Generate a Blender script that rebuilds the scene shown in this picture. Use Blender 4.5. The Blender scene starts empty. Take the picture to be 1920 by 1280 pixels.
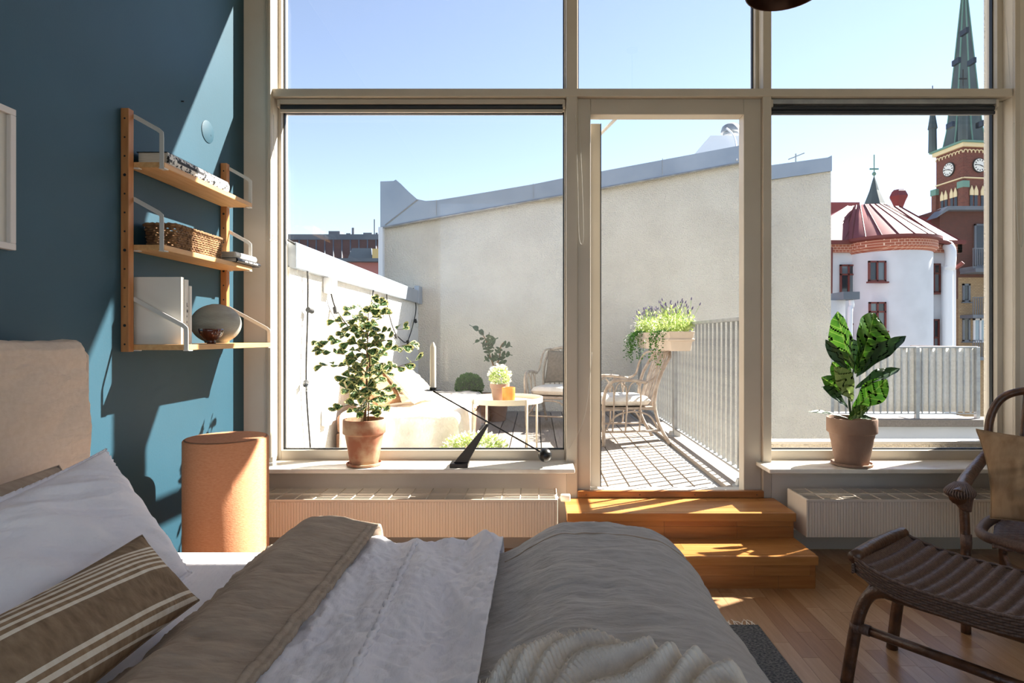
import bpy, bmesh, math, random
from mathutils import Vector, Matrix, noise as mn
random.seed(7)
SC = bpy.context.scene
COL = SC.collection

# ------------------------------------------------------------------ camera
F = 1125.0; VX = 1005.0; VY = 632.0; H = 1.265
cam_d = bpy.data.cameras.new('camera'); cam = bpy.data.objects.new('camera', cam_d); COL.objects.link(cam)
cam_d.sensor_width = 36; cam_d.lens = F / 1920 * 36
cam_d.shift_x = -(VX - 960) / 1920; cam_d.shift_y = -(640 - VY) / 1920
cam_d.clip_end = 500; cam_d.clip_start = .05
cam.location = (0, 0, H); cam.rotation_euler = (math.pi / 2, 0, 0)
SC.camera = cam
# ------------------------------------------------------------------ sky, sun, exposure
SUNV = Vector((.2725, .152, .270)).normalized()
w = bpy.data.worlds.new('sky'); SC.world = w; w.use_nodes = True
nt = w.node_tree; bg = nt.nodes['Background']
sky = nt.nodes.new('ShaderNodeTexSky'); sky.sky_type = 'NISHITA'; sky.sun_disc = False
sky.sun_elevation = math.asin(SUNV.z); sky.sun_rotation = math.atan2(SUNV.x, SUNV.y)
sky.altitude = 2500; sky.air_density = 1.0; sky.dust_density = 0; sky.ozone_density = 1.0
hs = nt.nodes.new('ShaderNodeHueSaturation'); hs.inputs['Saturation'].default_value = .8; nt.links.new(sky.outputs[0], hs.inputs['Color']); nt.links.new(hs.outputs[0], bg.inputs[0]); bg.inputs[1].default_value = .105
sd = bpy.data.lights.new('sun', 'SUN'); sun = bpy.data.objects.new('sun', sd); COL.objects.link(sun)
sd.energy = 9.5; sd.angle = math.radians(.55); sd.color = (1, .95, .86)
sun.rotation_euler = (-SUNV).to_track_quat('-Z', 'Y').to_euler(); sun.location = (6, 8, 10)
SC.view_settings.view_transform = 'Standard'; SC.view_settings.look = 'None'
SC.view_settings.exposure = 1.6; SC.view_settings.gamma = 1; SC.view_settings.use_curve_mapping = False
try:
    SC.cycles.max_bounces = 10; SC.cycles.diffuse_bounces = 6; SC.cycles.transparent_max_bounces = 16
except Exception: pass

def P(x, y, Y):
    "point of the place seen at picture point (x, y), Y metres away"
    return Vector(((x - VX) * Y / F, Y, H - (y - VY) * Y / F))
def PZ(x, y, Z):
    Y = (H - Z) * F / (y - VY)
    return Vector(((x - VX) * Y / F, Y, Z))

# ------------------------------------------------------------------ materials
def lin(c):
    return tuple(((u / 255) / 12.92 if u <= 10 else ((u / 255 + .055) / 1.055) ** 2.4) for u in c) + (1,)
MATS = {}
def mat(name, c1, c2=None, rough=.6, metal=0, scale=12, stretch=(1, 1, 1), bump=0, bscale=None, bstretch=None, detail=4,
        spec=.5, kind='noise', trans=0, lo=.35, hi=.65, coat=0, dist=.02):
    m = bpy.data.materials.new(name); m.use_nodes = True; MATS[name] = m
    t = m.node_tree; N = t.nodes; L = t.links; b = N['Principled BSDF']
    b.inputs['Roughness'].default_value = rough; b.inputs['Metallic'].default_value = metal
    b.inputs['Specular IOR Level'].default_value = spec; b.inputs['Coat Weight'].default_value = coat
    b.inputs['Base Color'].default_value = lin(c1)
    tc = N.new('ShaderNodeTexCoord')
    def tex(sc, st, kind):
        mp = N.new('ShaderNodeMapping'); mp.inputs['Scale'].default_value = [sc * q for q in st]
        L.new(tc.outputs['Object'], mp.inputs[0])
        if kind == 'noise':
            n = N.new('ShaderNodeTexNoise'); n.inputs['Scale'].default_value = 1; n.inputs['Detail'].default_value = detail
        elif kind == 'voronoi':
            n = N.new('ShaderNodeTexVoronoi'); n.inputs['Scale'].default_value = 1
        L.new(mp.outputs[0], n.inputs['Vector']); return n.outputs[0]
    out = b.outputs[0]
    if c2 is not None:
        r = N.new('ShaderNodeValToRGB'); r.color_ramp.elements[0].position = lo; r.color_ramp.elements[1].position = hi
        r.color_ramp.elements[0].color = lin(c1); r.color_ramp.elements[1].color = lin(c2)
        L.new(tex(scale, stretch, kind), r.inputs[0]); L.new(r.outputs[0], b.inputs['Base Color'])
    if bump:
        bp = N.new('ShaderNodeBump'); bp.inputs['Strength'].default_value = bump; bp.inputs['Distance'].default_value = dist
        L.new(tex(bscale or scale, bstretch or stretch, 'noise'), bp.inputs['Height']); L.new(bp.outputs[0], b.inputs['Normal'])
    if trans:
        tr = N.new('ShaderNodeBsdfTranslucent'); mx = N.new('ShaderNodeMixShader'); mx.inputs[0].default_value = trans
        if c2 is not None: L.new(r.outputs[0], tr.inputs[0])
        else: tr.inputs[0].default_value = lin(c1)
        L.new(b.outputs[0], mx.inputs[1]); L.new(tr.outputs[0], mx.inputs[2]); L.new(mx.outputs[0], N['Material Output'].inputs[0])
    return m
def glass(name, tint=(1, 1, 1), base=.04, rough=0):
    m = bpy.data.materials.new(name); m.use_nodes = True; MATS[name] = m
    t = m.node_tree; N = t.nodes; L = t.links; N.remove(N['Principled BSDF'])
    lw = N.new('ShaderNodeLayerWeight'); lw.inputs[0].default_value = .5
    pw = N.new('ShaderNodeMath'); pw.operation = 'POWER'; pw.inputs[1].default_value = 5; L.new(lw.outputs['Facing'], pw.inputs[0])
    ma = N.new('ShaderNodeMath'); ma.operation = 'MULTIPLY_ADD'; ma.inputs[1].default_value = 1 - base; ma.inputs[2].default_value = base
    L.new(pw.outputs[0], ma.inputs[0])
    tr = N.new('ShaderNodeBsdfTransparent'); tr.inputs[0].default_value = (*tint, 1)
    gl = N.new('ShaderNodeBsdfGlossy'); gl.inputs['Roughness'].default_value = rough
    mx = N.new('ShaderNodeMixShader'); L.new(ma.outputs[0], mx.inputs[0]); L.new(tr.outputs[0], mx.inputs[1]); L.new(gl.outputs[0], mx.inputs[2])
    L.new(mx.outputs[0], N['Material Output'].inputs[0]); return m
def bricks(name, c1, c2, mortar, sc, rough=.8, bump=.4, w=.5, h=.25, ms=.02, axis='XZ'):
    m = bpy.data.materials.new(name); m.use_nodes = True; MATS[name] = m
    t = m.node_tree; N = t.nodes; L = t.links; b = N['Principled BSDF']; b.inputs['Roughness'].default_value = rough
    tc = N.new('ShaderNodeTexCoord'); sp = N.new('ShaderNodeSeparateXYZ'); L.new(tc.outputs['Object'], sp.inputs[0])
    ad = N.new('ShaderNodeMath'); ad.operation = 'ADD'
    cb = N.new('ShaderNodeCombineXYZ')
    if axis == 'XZ':
        L.new(sp.outputs[0], ad.inputs[0]); L.new(sp.outputs[1], ad.inputs[1]); L.new(ad.outputs[0], cb.inputs[0]); L.new(sp.outputs[2], cb.inputs[1])
    else:
        L.new(sp.outputs[1], cb.inputs[0]); L.new(sp.outputs[0], cb.inputs[1])
    br = N.new('ShaderNodeTexBrick'); br.inputs['Scale'].default_value = sc
    br.inputs['Color1'].default_value = lin(c1); br.inputs['Color2'].default_value = lin(c2); br.inputs['Mortar'].default_value = lin(mortar)
    br.inputs['Brick Width'].default_value = w; br.inputs['Row Height'].default_value = h; br.inputs['Mortar Size'].default_value = ms
    L.new(cb.outputs[0], br.inputs['Vector']); L.new(br.outputs[0], b.inputs['Base Color'])
    bp = N.new('ShaderNodeBump'); bp.inputs['Strength'].default_value = bump; bp.inputs['Distance'].default_value = .01; bp.invert = True
    L.new(br.outputs[1], bp.inputs['Height']); L.new(bp.outputs[0], b.inputs['Normal']); return m

# ------------------------------------------------------------------ mesh builder
OFF = {}
class MB:
    def __init__(s): s.v = []; s.f = []; s.mi = []; s.cur = 0
    def add(s, vs, fs):
        o = len(s.v); s.v += [tuple(p) for p in vs]
        for q in fs: s.f.append(tuple(i + o for i in q)); s.mi.append(s.cur)
        return s
    def box(s, x0, x1, y0, y1, z0, z1):
        return s.add([(x0, y0, z0), (x1, y0, z0), (x1, y1, z0), (x0, y1, z0), (x0, y0, z1), (x1, y0, z1), (x1, y1, z1), (x0, y1, z1)],
                     [(3, 2, 1, 0), (4, 5, 6, 7), (0, 1, 5, 4), (1, 2, 6, 5), (2, 3, 7, 6), (3, 0, 4, 7)])
    def obox(s, c, ax, ay, az):
        "box from centre and three half-axis vectors"
        c, ax, ay, az = map(Vector, (c, ax, ay, az))
        vs = [c + a * ax + b * ay + d * az for d in (-1, 1) for a, b in ((-1, -1), (1, -1), (1, 1), (-1, 1))]
        return s.add(vs, [(3, 2, 1, 0), (4, 5, 6, 7), (0, 1, 5, 4), (1, 2, 6, 5), (2, 3, 7, 6), (3, 0, 4, 7)])
    def bar(s, a, b, wd, th, up=(0, 0, 1)):
        a, b = Vector(a), Vector(b); d = (b - a); L = d.length; d.normalize(); up = Vector(up)
        sd_ = d.cross(up)
        if sd_.length < 1e-4: sd_ = d.cross(Vector((1, 0, 0)))
        sd_.normalize(); u = sd_.cross(d)
        return s.obox((a + b) / 2, d * L / 2, sd_ * wd / 2, u * th / 2)
    def tube(s, pts, r, n=8, closed=False):
        pts = [Vector(p) for p in pts]; k = len(pts)
        rs = r if isinstance(r, (list, tuple)) else [r] * k
        vs = []; prev = None
        for i, p in enumerate(pts):
            if closed: d = pts[(i + 1) % k] - pts[i - 1]
            else: d = pts[min(i + 1, k - 1)] - pts[max(i - 1, 0)]
            if d.length < 1e-9: d = Vector((0, 0, 1))
            d.normalize()
            if prev is None:
                a = Vector((0, 0, 1)) if abs(d.z) < .9 else Vector((1, 0, 0))
                u = d.cross(a).normalized()
            else:
                u = (prev - d * prev.dot(d))
                u = u.normalized() if u.length > 1e-6 else d.orthogonal().normalized()
            prev = u; v_ = d.cross(u)
            for j in range(n):
                t = 2 * math.pi * j / n; vs.append(p + (u * math.cos(t) + v_ * math.sin(t)) * rs[i])
        fs = []
        for i in range(k if closed else k - 1):
            for j in range(n):
                a = i * n + j; b = i * n + (j + 1) % n; i2 = (i + 1) % k
                fs.append((a, b, i2 * n + (j + 1) % n, i2 * n + j))
        if not closed:
            fs.append(tuple(range(n))[::-1]); fs.append(tuple(range((k - 1) * n, k * n)))
        return s.add(vs, fs)
    def lathe(s, prof, c=(0, 0, 0), n=32, sy=1, wob=None):
        c = Vector(c); vs = []
        for r, z in prof:
            for j in range(n):
                t = 2 * math.pi * j / n; q = r * (wob(t, z) if wob else 1)
                vs.append(c + Vector((q * math.cos(t), q * sy * math.sin(t), z)))
        k = len(prof)
        fs = [(i * n + j, i * n + (j + 1) % n, (i + 1) * n + (j + 1) % n, (i + 1) * n + j) for i in range(k - 1) for j in range(n)]
        fs.append(tuple(range(n))[::-1]); fs.append(tuple(range((k - 1) * n, k * n)))
        return s.add(vs, fs)
    def ext(s, poly, d):
        poly = [Vector(p) for p in poly]; d = Vector(d); k = len(poly)
        fs = [tuple(range(k))[::-1], tuple(range(k, 2 * k))] + [(i, (i + 1) % k, k + (i + 1) % k, k + i) for i in range(k)]
        return s.add(poly + [p + d for p in poly], fs)
    def grid(s, fn, nu, nv):
        vs = [fn(i / (nu - 1), j / (nv - 1)) for j in range(nv) for i in range(nu)]
        return s.add(vs, [(j * nu + i, j * nu + i + 1, (j + 1) * nu + i + 1, (j + 1) * nu + i) for j in range(nv - 1) for i in range(nu - 1)])
    def ball(s, c, r, nu=16, nv=10, sz=1):
        c = Vector(c)
        prof = [(max(1e-4, r * math.sin(math.pi * i / nv)), -r * sz * math.cos(math.pi * i / nv)) for i in range(nv + 1)]
        return s.lathe(prof, c, nu)
    def build(s, name, m, parent=None, smooth=False, bevel=0, solid=0, sub=0, kind=None, fixn=False, seg=2):
        me = bpy.data.meshes.new(name); off = OFF.get(parent, Vector((0, 0, 0)))
        vs = [(p[0] - off.x, p[1] - off.y, p[2] - off.z) for p in s.v] if parent else s.v
        me.from_pydata(vs, [], s.f)
        ms = m if isinstance(m, (list, tuple)) else [m]
        for q in ms: me.materials.append(MATS[q] if isinstance(q, str) else q)
        if len(ms) > 1: me.polygons.foreach_set('material_index', s.mi)
        b = bmesh.new(); b.from_mesh(me); bmesh.ops.recalc_face_normals(b, faces=b.faces); b.to_mesh(me); b.free()
        if smooth:
            me.polygons.foreach_set('use_smooth', [True] * len(me.polygons))
        me.update()
        o = bpy.data.objects.new(name, me); COL.objects.link(o)
        if parent: o.parent = parent; OFF[o] = off
        if smooth == 'auto':
            try: me.set_sharp_from_angle(angle=math.radians(40))
            except Exception: pass
        if solid:
            q = o.modifiers.new('thick', 'SOLIDIFY'); q.thickness = solid; q.offset = 0
        if bevel:
            q = o.modifiers.new('bevel', 'BEVEL'); q.width = bevel; q.segments = seg; q.limit_method = 'ANGLE'
        if sub:
            q = o.modifiers.new('sub', 'SUBSURF'); q.levels = sub; q.render_levels = sub
        if kind: o['kind'] = kind
        return o
def tag(o, label=None, cat=None, group=None, kind=None):
    if label: o['label'] = label
    if cat: o['category'] = cat
    if group: o['group'] = group
    if kind: o['kind'] = kind
    return o
def thing(name, label, cat, loc=(0, 0, 0), rz=0, group=None, local=False, kind=None):
    o = bpy.data.objects.new(name, None); COL.objects.link(o); o.location = loc; o.rotation_euler = (0, 0, rz)
    o.empty_display_size = .05
    OFF[o] = Vector((0, 0, 0)) if local else Vector(loc)
    if kind: o['kind'] = kind
    if label: o['label'] = label
    if cat: o['category'] = cat
    if group: o['group'] = group
    return o
def inst(src, name, M, parent):
    "a copy of a part (shared mesh) placed with matrix M"
    o = src.copy(); o.name = name; COL.objects.link(o); o.parent = parent; o.matrix_local = M; OFF[o] = OFF.get(parent)
    return o
def arc(c, r, a0, a1, n, ax=(1, 0, 0), ay=(0, 0, 1), ry=None):
    c, ax, ay = Vector(c), Vector(ax), Vector(ay); ry = ry or r
    return [c + ax * r * math.cos(a0 + (a1 - a0) * i / n) + ay * ry * math.sin(a0 + (a1 - a0) * i / n) for i in range(n + 1)]
def smoothpath(pts, n=6):
    "Catmull-Rom through pts"
    pts = [Vector(p) for p in pts]; out = []
    for i in range(len(pts) - 1):
        p0 = pts[max(i - 1, 0)]; p1 = pts[i]; p2 = pts[i + 1]; p3 = pts[min(i + 2, len(pts) - 1)]
        for k in range(n):
            t = k / n
            out.append(.5 * ((2 * p1) + (p2 - p0) * t + (2 * p0 - 5 * p1 + 4 * p2 - p3) * t * t + (3 * p1 - p0 - 3 * p2 + p3) * t ** 3))
    out.append(pts[-1]); return out
def nz(x, y, z=0): return mn.noise(Vector((x, y, z)))
def ss(a, b, x):
    t = min(1, max(0, (x - a) / (b - a))); return t * t * (3 - 2 * t)

# ------------------------------------------------------------------ material library
mat('teal_paint', (30, 68, 83), (32, 71, 87), rough=.55, scale=3, bump=.03, bscale=120)
mat('white_paint', (184, 174, 158), (190, 180, 164), rough=.45, scale=4)
mat('wall_paint', (205, 196, 182), (211, 203, 190), rough=.7, scale=4)
mat('ceiling_paint', (232, 229, 222), rough=.8)
mat('outdoor_white', (226, 224, 218), (214, 212, 204), rough=.85, scale=30, bump=.5, bscale=90)
mat('stucco', (232, 226, 213), (216, 209, 196), rough=.9, scale=2.2, bump=1, bscale=55, detail=6, lo=.3, hi=.75, dist=.03)
mat('zinc', (150, 160, 172), (168, 176, 186), rough=.5, metal=.5, scale=1.5)
mat('galvanised', (150, 152, 154), (170, 172, 172), rough=.5, metal=.5, scale=14)
mat('black_rubber', (18, 22, 26), rough=.5)
mat('black_metal', (22, 21, 21), rough=.35, metal=.2)
mat('white_steel', (205, 202, 196), rough=.45)
mat('radiator_white', (226, 214, 198), rough=.4)
mat('dark_blind', (38, 42, 48), rough=.45)
mat('oak', (186, 132, 78), (208, 158, 102), rough=.42, scale=7, stretch=(6, .7, 6), bump=.08, lo=.3, hi=.7)
mat('shelf_oak', (196, 146, 92), (214, 170, 116), rough=.5, scale=9, stretch=(7, .6, 7), bump=.08, lo=.3, hi=.7)
mat('upright_oak', (172, 112, 64), (190, 132, 80), rough=.5, scale=9, stretch=(5, 5, .6), bump=.08)
for i, (a, b_) in enumerate([((150, 112, 76), (168, 130, 94)), ((158, 122, 86), (174, 138, 104)), ((140, 100, 66), (158, 118, 82)), ((164, 128, 94), (180, 146, 112))]):
    mat('parquet_%d' % i, a, b_, rough=.32, scale=9, stretch=(6, .5, 6), lo=.3, hi=.7, bump=.05)
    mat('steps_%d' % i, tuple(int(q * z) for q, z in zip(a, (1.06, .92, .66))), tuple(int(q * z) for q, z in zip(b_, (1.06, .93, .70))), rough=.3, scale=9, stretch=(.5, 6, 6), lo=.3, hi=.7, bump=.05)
    mat('deck_%d' % i, tuple(int(88 + i * 6 + q) for q in (30, 20, 10)), tuple(int(108 + i * 6 + q) for q in (32, 22, 12)), rough=.8, scale=10, stretch=(5, .4, 5), bump=.3, lo=.25, hi=.75)
mat('marble', (226, 220, 208), (190, 170, 150), rough=.22, scale=5, stretch=(1, 2.2, 1), detail=8, lo=.52, hi=.8)
mat('linen_beige', (212, 193, 174), (206, 186, 166), rough=.9, scale=60, stretch=(1, 1, 1), bump=.9, bscale=24, bstretch=(1, .5, 1.4), spec=.15, dist=.010)
mat('linen_white', (242, 240, 243), (236, 234, 239), rough=.9, scale=8, dist=.010, bump=.9, bscale=26, bstretch=(1, .45, 1), spec=.15)
mat('linen_taupe', (184, 167, 148), (170, 153, 135), rough=.92, scale=30, stretch=(.4, 1.5, 1), bump=.9, bscale=42, bstretch=(.4, 1.5, 1), spec=.1, dist=.008)
mat('linen_grey', (196, 193, 189), (182, 179, 175), rough=.92, scale=30, stretch=(.4, 1.5, 1), bump=.9, bscale=42, bstretch=(.4, 1.5, 1), spec=.1, dist=.008)
mat('linen_brown', (158, 132, 104), (134, 108, 82), rough=.95, scale=22, stretch=(1, 1, .3), bump=.4, bscale=60, spec=.1, dist=.005)
mat('gauze', (236, 229, 217), (224, 217, 205), rough=.95, scale=50, bump=.4, bscale=160, spec=.1, dist=.003)
mat('orange_linen', (204, 146, 110), (194, 132, 96), rough=.9, scale=70, stretch=(1, 1, 5), bump=.4, bscale=120, bstretch=(1, 1, 4), spec=.15, dist=.003)
mat('rug_wool', (70, 74, 78), (132, 132, 130), rough=1, scale=90, stretch=(1, 2, 1), bump=1, bscale=120, lo=.4, hi=.6)
mat('rattan_dark', (66, 40, 25), (96, 62, 38), rough=.38, scale=18, bump=.2, bscale=60)
mat('rattan_weave', (82, 60, 50), (108, 82, 68), rough=.5, scale=60, stretch=(3, 3, 1), bump=.6, bscale=170, dist=.003)
mat('rattan_pale', (150, 134, 120), (180, 166, 152), rough=.6, scale=20)
mat('basket', (150, 112, 74), (96, 66, 40), rough=.85, scale=40, bump=.3)
mat('terracotta_worn', (160, 106, 80), (190, 164, 134), rough=.9, scale=9, bump=.2, bscale=40, lo=.42, hi=.62, detail=7, dist=.004)
mat('terracotta_grey', (134, 106, 90), (150, 122, 104), rough=.85, scale=7, bump=.15, bscale=40)
mat('soil', (48, 36, 26), (70, 54, 40), rough=1, scale=60, bump=1, bscale=90)
mat('leaf_green', (52, 96, 30), (84, 132, 44), rough=.4, scale=14, trans=.35)
mat('leaf_dark', (34, 62, 30), (50, 80, 40), rough=.5, scale=14, trans=.25)
mat('leaf_ficus', (74, 104, 60), (98, 128, 76), rough=.4, scale=14, trans=.3)
mat('leaf_cream', (206, 204, 140), (186, 190, 120), rough=.5, scale=14, trans=.35)
mat('leaf_fiddle', (40, 82, 18), (66, 108, 26), rough=.35, scale=16, trans=.4)
mat('leaf_under', (132, 150, 84), (116, 138, 72), rough=.5, scale=16, trans=.35)
mat('leaf_vein', (206, 216, 130), rough=.5, trans=.85)
def add_veins(m, col):
    t = m.node_tree; N = t.nodes; L = t.links; src = [n for n in N if n.type == 'VALTORGB'][0]
    tc = N.new('ShaderNodeTexCoord'); sp = N.new('ShaderNodeSeparateXYZ'); L.new(tc.outputs['Object'], sp.inputs[0])
    def op(o, a, b):
        q = N.new('ShaderNodeMath'); q.operation = o
        for i, v in enumerate((a, b)):
            if v is None: continue
            if isinstance(v, (int, float)): q.inputs[i].default_value = v
            else: L.new(v, q.inputs[i])
        return q.outputs[0]
    ax = op('ABSOLUTE', sp.outputs[0], None); side = op('LESS_THAN', op('MODULO', op('ADD', op('SUBTRACT', sp.outputs[1], op('MULTIPLY', ax, .75)), 1.0), .046), .0024)
    fac = op('MAXIMUM', side, op('LESS_THAN', ax, .0022))
    mx = N.new('ShaderNodeMix'); mx.data_type = 'RGBA'; mx.inputs['B'].default_value = lin(col); L.new(op('MULTIPLY', fac, .6), mx.inputs['Factor'])
    outs = [l.to_socket for l in src.outputs[0].links]; L.new(src.outputs[0], mx.inputs['A'])
    for s_ in outs: L.new(mx.outputs['Result'], s_)
add_veins(MATS['leaf_fiddle'], (150, 176, 84)); add_veins(MATS['leaf_under'], (176, 186, 120))
mat('leaf_pale', (150, 178, 84), (196, 206, 140), rough=.6, scale=30, trans=.4)
mat('leaf_box', (44, 88, 26), (76, 124, 40), rough=.5, scale=30, trans=.3)
mat('lavender', (96, 84, 120), rough=.8)
mat('petal_white', (238, 236, 226), rough=.7, trans=.2)
mat('bark', (128, 96, 66), (104, 76, 50), rough=.9, scale=30)
mat('wax', (238, 232, 216), rough=.4, trans=.15)
mat('pages', (222, 212, 196), (204, 192, 174), rough=.9, scale=60, stretch=(.2, .2, 6))
mat('book_white', (228, 222, 212), rough=.55)
mat('book_print', (30, 30, 32), (226, 222, 214), rough=.6, scale=60, detail=6, lo=.44, hi=.5)
mat('book_black', (26, 27, 32), rough=.4)
mat('ink', (36, 34, 36), rough=.7)
mat('ceramic_grey', (150, 146, 134), (172, 170, 158), rough=.6, scale=8, stretch=(1, 1, 4), bump=.15, bscale=60)
mat('ceramic_brown', (70, 26, 14), (88, 38, 20), rough=.12, scale=14, coat=.6)
mat('frame_white', (214, 206, 200), rough=.5)
mat('passepartout', (206, 202, 194), rough=.9)
mat('print_grey', (170, 168, 160), (196, 194, 186), rough=.9, scale=3)
mat('copper_brown', (74, 42, 26), (90, 54, 34), rough=.3, metal=.4, scale=4)
mat('cream_metal', (226, 216, 196), rough=.5)
mat('amber', (226, 142, 62), (240, 170, 90), rough=.3, scale=10, trans=.5)
mat('outdoor_cotton', (236, 230, 220), (224, 216, 204), rough=.95, scale=12, bump=.4, bscale=60)
mat('cotton_brown', (176, 132, 96), (150, 108, 76), rough=.95, scale=10, bump=.4, bscale=60)
mat('cotton_beige', (206, 172, 142), rough=.95, bump=.3, scale=40)
mat('fur_white', (240, 228, 206), (222, 206, 180), rough=1, scale=20, bump=1, bscale=50)
mat('cushion_grey', (112, 100, 92), (98, 88, 80), rough=.95, scale=40, bump=.3)
mat('box_brown', (128, 92, 70), (146, 110, 86), rough=.85, scale=6, stretch=(1, 1, 4))
mat('stripe_dark', (60, 54, 50), rough=.95)
mat('planter_plastic', (206, 190, 174), (196, 180, 164), rough=.6, scale=8)
mat('red_roof', (112, 44, 46), (126, 54, 54), rough=.55, scale=1.2)
mat('red_trim', (104, 40, 34), rough=.6)
mat('facade_white', (208, 210, 214), (198, 200, 204), rough=.9, scale=1, bump=.2, bscale=10)
mat('pipe_white', (226, 228, 232), rough=.5)
bricks('brick_church', (112, 58, 46), (92, 46, 38), (120, 84, 70), 1.2)
bricks('brick_brown', (92, 52, 42), (78, 44, 36), (70, 44, 38), 2.2)
bricks('brick_yellow', (158, 134, 100), (142, 118, 86), (112, 96, 76), 2.2)
bricks('brick_cornice', (166, 92, 66), (150, 78, 56), (226, 200, 176), 2.6, h=.35)
mat('spire_copper', (86, 98, 98), (66, 76, 78), rough=.7, scale=.5, stretch=(1, 1, .4), detail=6)
mat('verdigris', (104, 142, 128), rough=.7)
mat('sandstone', (226, 206, 164), rough=.8)
mat('dark_window', (34, 42, 50), rough=.12)
mat('sky_window', (110, 130, 150), rough=.08, metal=.3)
mat('grey_window', (96, 106, 112), rough=.1)
mat('mansard_brown', (96, 68, 58), (112, 82, 70), rough=.6, metal=.2, scale=.6)
mat('roof_grey', (84, 92, 102), (100, 108, 116), rough=.6, scale=.8)
mat('pink_plaster', (170, 112, 108), rough=.9)
mat('ochre_plaster', (196, 168, 112), rough=.9)
mat('clock_white', (232, 230, 222), rough=.5)
mat('ground_grey', (126, 124, 120), (108, 106, 104), rough=1, scale=.3)
mat('cable', (34, 32, 30), rough=.6)
mat('chrome', (200, 204, 208), rough=.15, metal=1)
mat('cord_white', (190, 186, 176), rough=.6)
glass('window_glass', base=.026); glass('bulb_glass', (.96, .97, .95), .08)
# ================================================================== room shell
XL = -1.7536; XR = 3.05; YW = 3.6; YG = 3.72; ZC = 3.85; YB = -2.4
def struct(o, label=None):
    o['kind'] = 'structure'
    if label: o['label'] = label
    return o
struct(MB().box(XL - .25, XL, YB - .2, 3.82, -.2, ZC + .2).build('wall_left', 'teal_paint'), 'dark teal painted wall behind the bed')
struct(MB().box(XR, XR + .25, YB - .2, 3.82, -.2, ZC + .2).build('wall_right', 'wall_paint'))
struct(MB().box(XL - .25, XR + .25, YB - .2, 3.80, ZC, ZC + .2).build('ceiling', 'ceiling_paint'))
b = MB()
b.box(XL, -1.6, YB - .2, YB, 0, ZC).box(2.85, XR, YB - .2, YB, 0, ZC).box(-1.6, 2.85, YB - .2, YB, 0, .15).box(-1.6, 2.85, YB - .2, YB, 3.5, ZC)  # unseen back opening, added so that daylight fills the interior
struct(b.build('wall_back', 'wall_paint'), 'white wall behind the viewer with a wide opening added for fill daylight')
b = MB()
XO0, XO1 = -1.58, 2.86                     # clear opening of the glazing
b.box(XL, XO0, YW, 3.82, 0, ZC)
b.box(XO1, XR, YW + .0, 3.82, 0, ZC)
b.box(XO0, .182, YW, 3.82, 0, .50)
b.box(1.414, XO1, YW, 3.82, 0, .50)
b.box(.182, 1.414, YW, 3.82, 0, .27)
b.box(XO0, XO1, YW, 3.82, 3.79, ZC)
struct(b.build('wall_window', 'wall_paint'), 'cream wall around and below the tall windows')
struct(MB().box(2.985, 3.3, 3.82, 4.0, -3, 4.05).build('trim_1', 'stucco'), 'rough stucco pier outside the right window')
# mullions and transom
struct(MB().box(.182, .249, YW, 3.78, .27, 3.79).build('trim_2', 'white_paint', bevel=.004), 'cream post between left window and terrace door')
struct(MB().box(1.363, 1.414, YW, 3.78, .27, 3.79).build('trim_3', 'white_paint', bevel=.004), 'cream post between terrace door and right window')
struct(MB().box(XO0, XO1, YW - .004, 3.78, 2.708, 2.756).build('trim_4', 'white_paint', bevel=.004), 'cream transom above door and lower windows')
struct(MB().box(XO0 - .035, XO0, YW - .02, YW, .545, 3.79).box(XO0 - .02, XO0 + .0, YW - .03, YW - .02, .545, 3.79).build('trim_5', 'white_paint', bevel=.003), 'cream casing strip left of the left window')
struct(MB().box(XO1, XO1 + .03, YW - .02, YW, .545, 3.79).build('trim_6', 'white_paint', bevel=.003), 'cream casing strip right of the right window')
for n_, x0, x1 in ((7, XL, -1.6), (8, 1.44, XR)):
    pass
struct(MB().box(1.44, XR, YW - .015, YW, 0, .11).build('baseboard_window', 'white_paint', bevel=.004))
struct(MB().box(XR - .015, XR, YB, YW - .015, 0, .11).build('baseboard_right', 'white_paint', bevel=.004))
struct(MB().box(XL, XL + .015, YB, YW, 0, .08).build('baseboard_left', 'teal_paint', bevel=.004))
def window(n, x0, x1, z0, z1, label, fw=.03, fb=.03, ft=.03, fl=None, fr=None):
    "fixed window: four frame bars, dark gasket, pane"
    t = thing('window_%d' % n, label, None, ((x0 + x1) / 2, YG, z0), kind='structure')
    fl = fl if fl is not None else fw; fr = fr if fr is not None else fw
    y0, y1 = YG - .045, YG + .04
    MB().box(x0, x0 + fl, y0, y1, z0, z1).build('frame_stile', 'white_paint', t, bevel=.003)
    MB().box(x1 - fr, x1, y0, y1, z0, z1).build('frame_stile', 'white_paint', t, bevel=.003)
    MB().box(x0 + fl, x1 - fr, y0, y1, z0, z0 + fb).build('frame_rail', 'white_paint', t, bevel=.003)
    MB().box(x0 + fl, x1 - fr, y0, y1, z1 - ft, z1).build('frame_rail', 'white_paint', t, bevel=.003)
    a, c, d, e = x0 + fl, x1 - fr, z0 + fb, z1 - ft; g = .007
    m = MB().box(a, a + g, YG - .012, YG + .012, d, e).box(c - g, c, YG - .012, YG + .012, d, e).box(a, c, YG - .012, YG + .012, d, d + g).box(a, c, YG - .012, YG + .012, e - g, e)
    m.build('gasket', 'black_rubber', t)
    MB().box(a + .004, c - .004, YG - .003, YG + .003, d + .004, e - .004).build('pane', 'window_glass', t)
    return t
window(1, XO0, .182, .50, 2.708, 'large fixed window behind the variegated ficus', fb=.072, fl=.02, fr=.008, ft=.055)
window(2, XO0, .182, 2.756, 3.79, 'upper left window pane under the ceiling', fb=.006, fl=.02, fr=.008)
window(3, .249, 1.363, 2.756, 3.79, 'upper middle window pane above the door', fb=.006, fl=.008, fr=.02)
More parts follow.
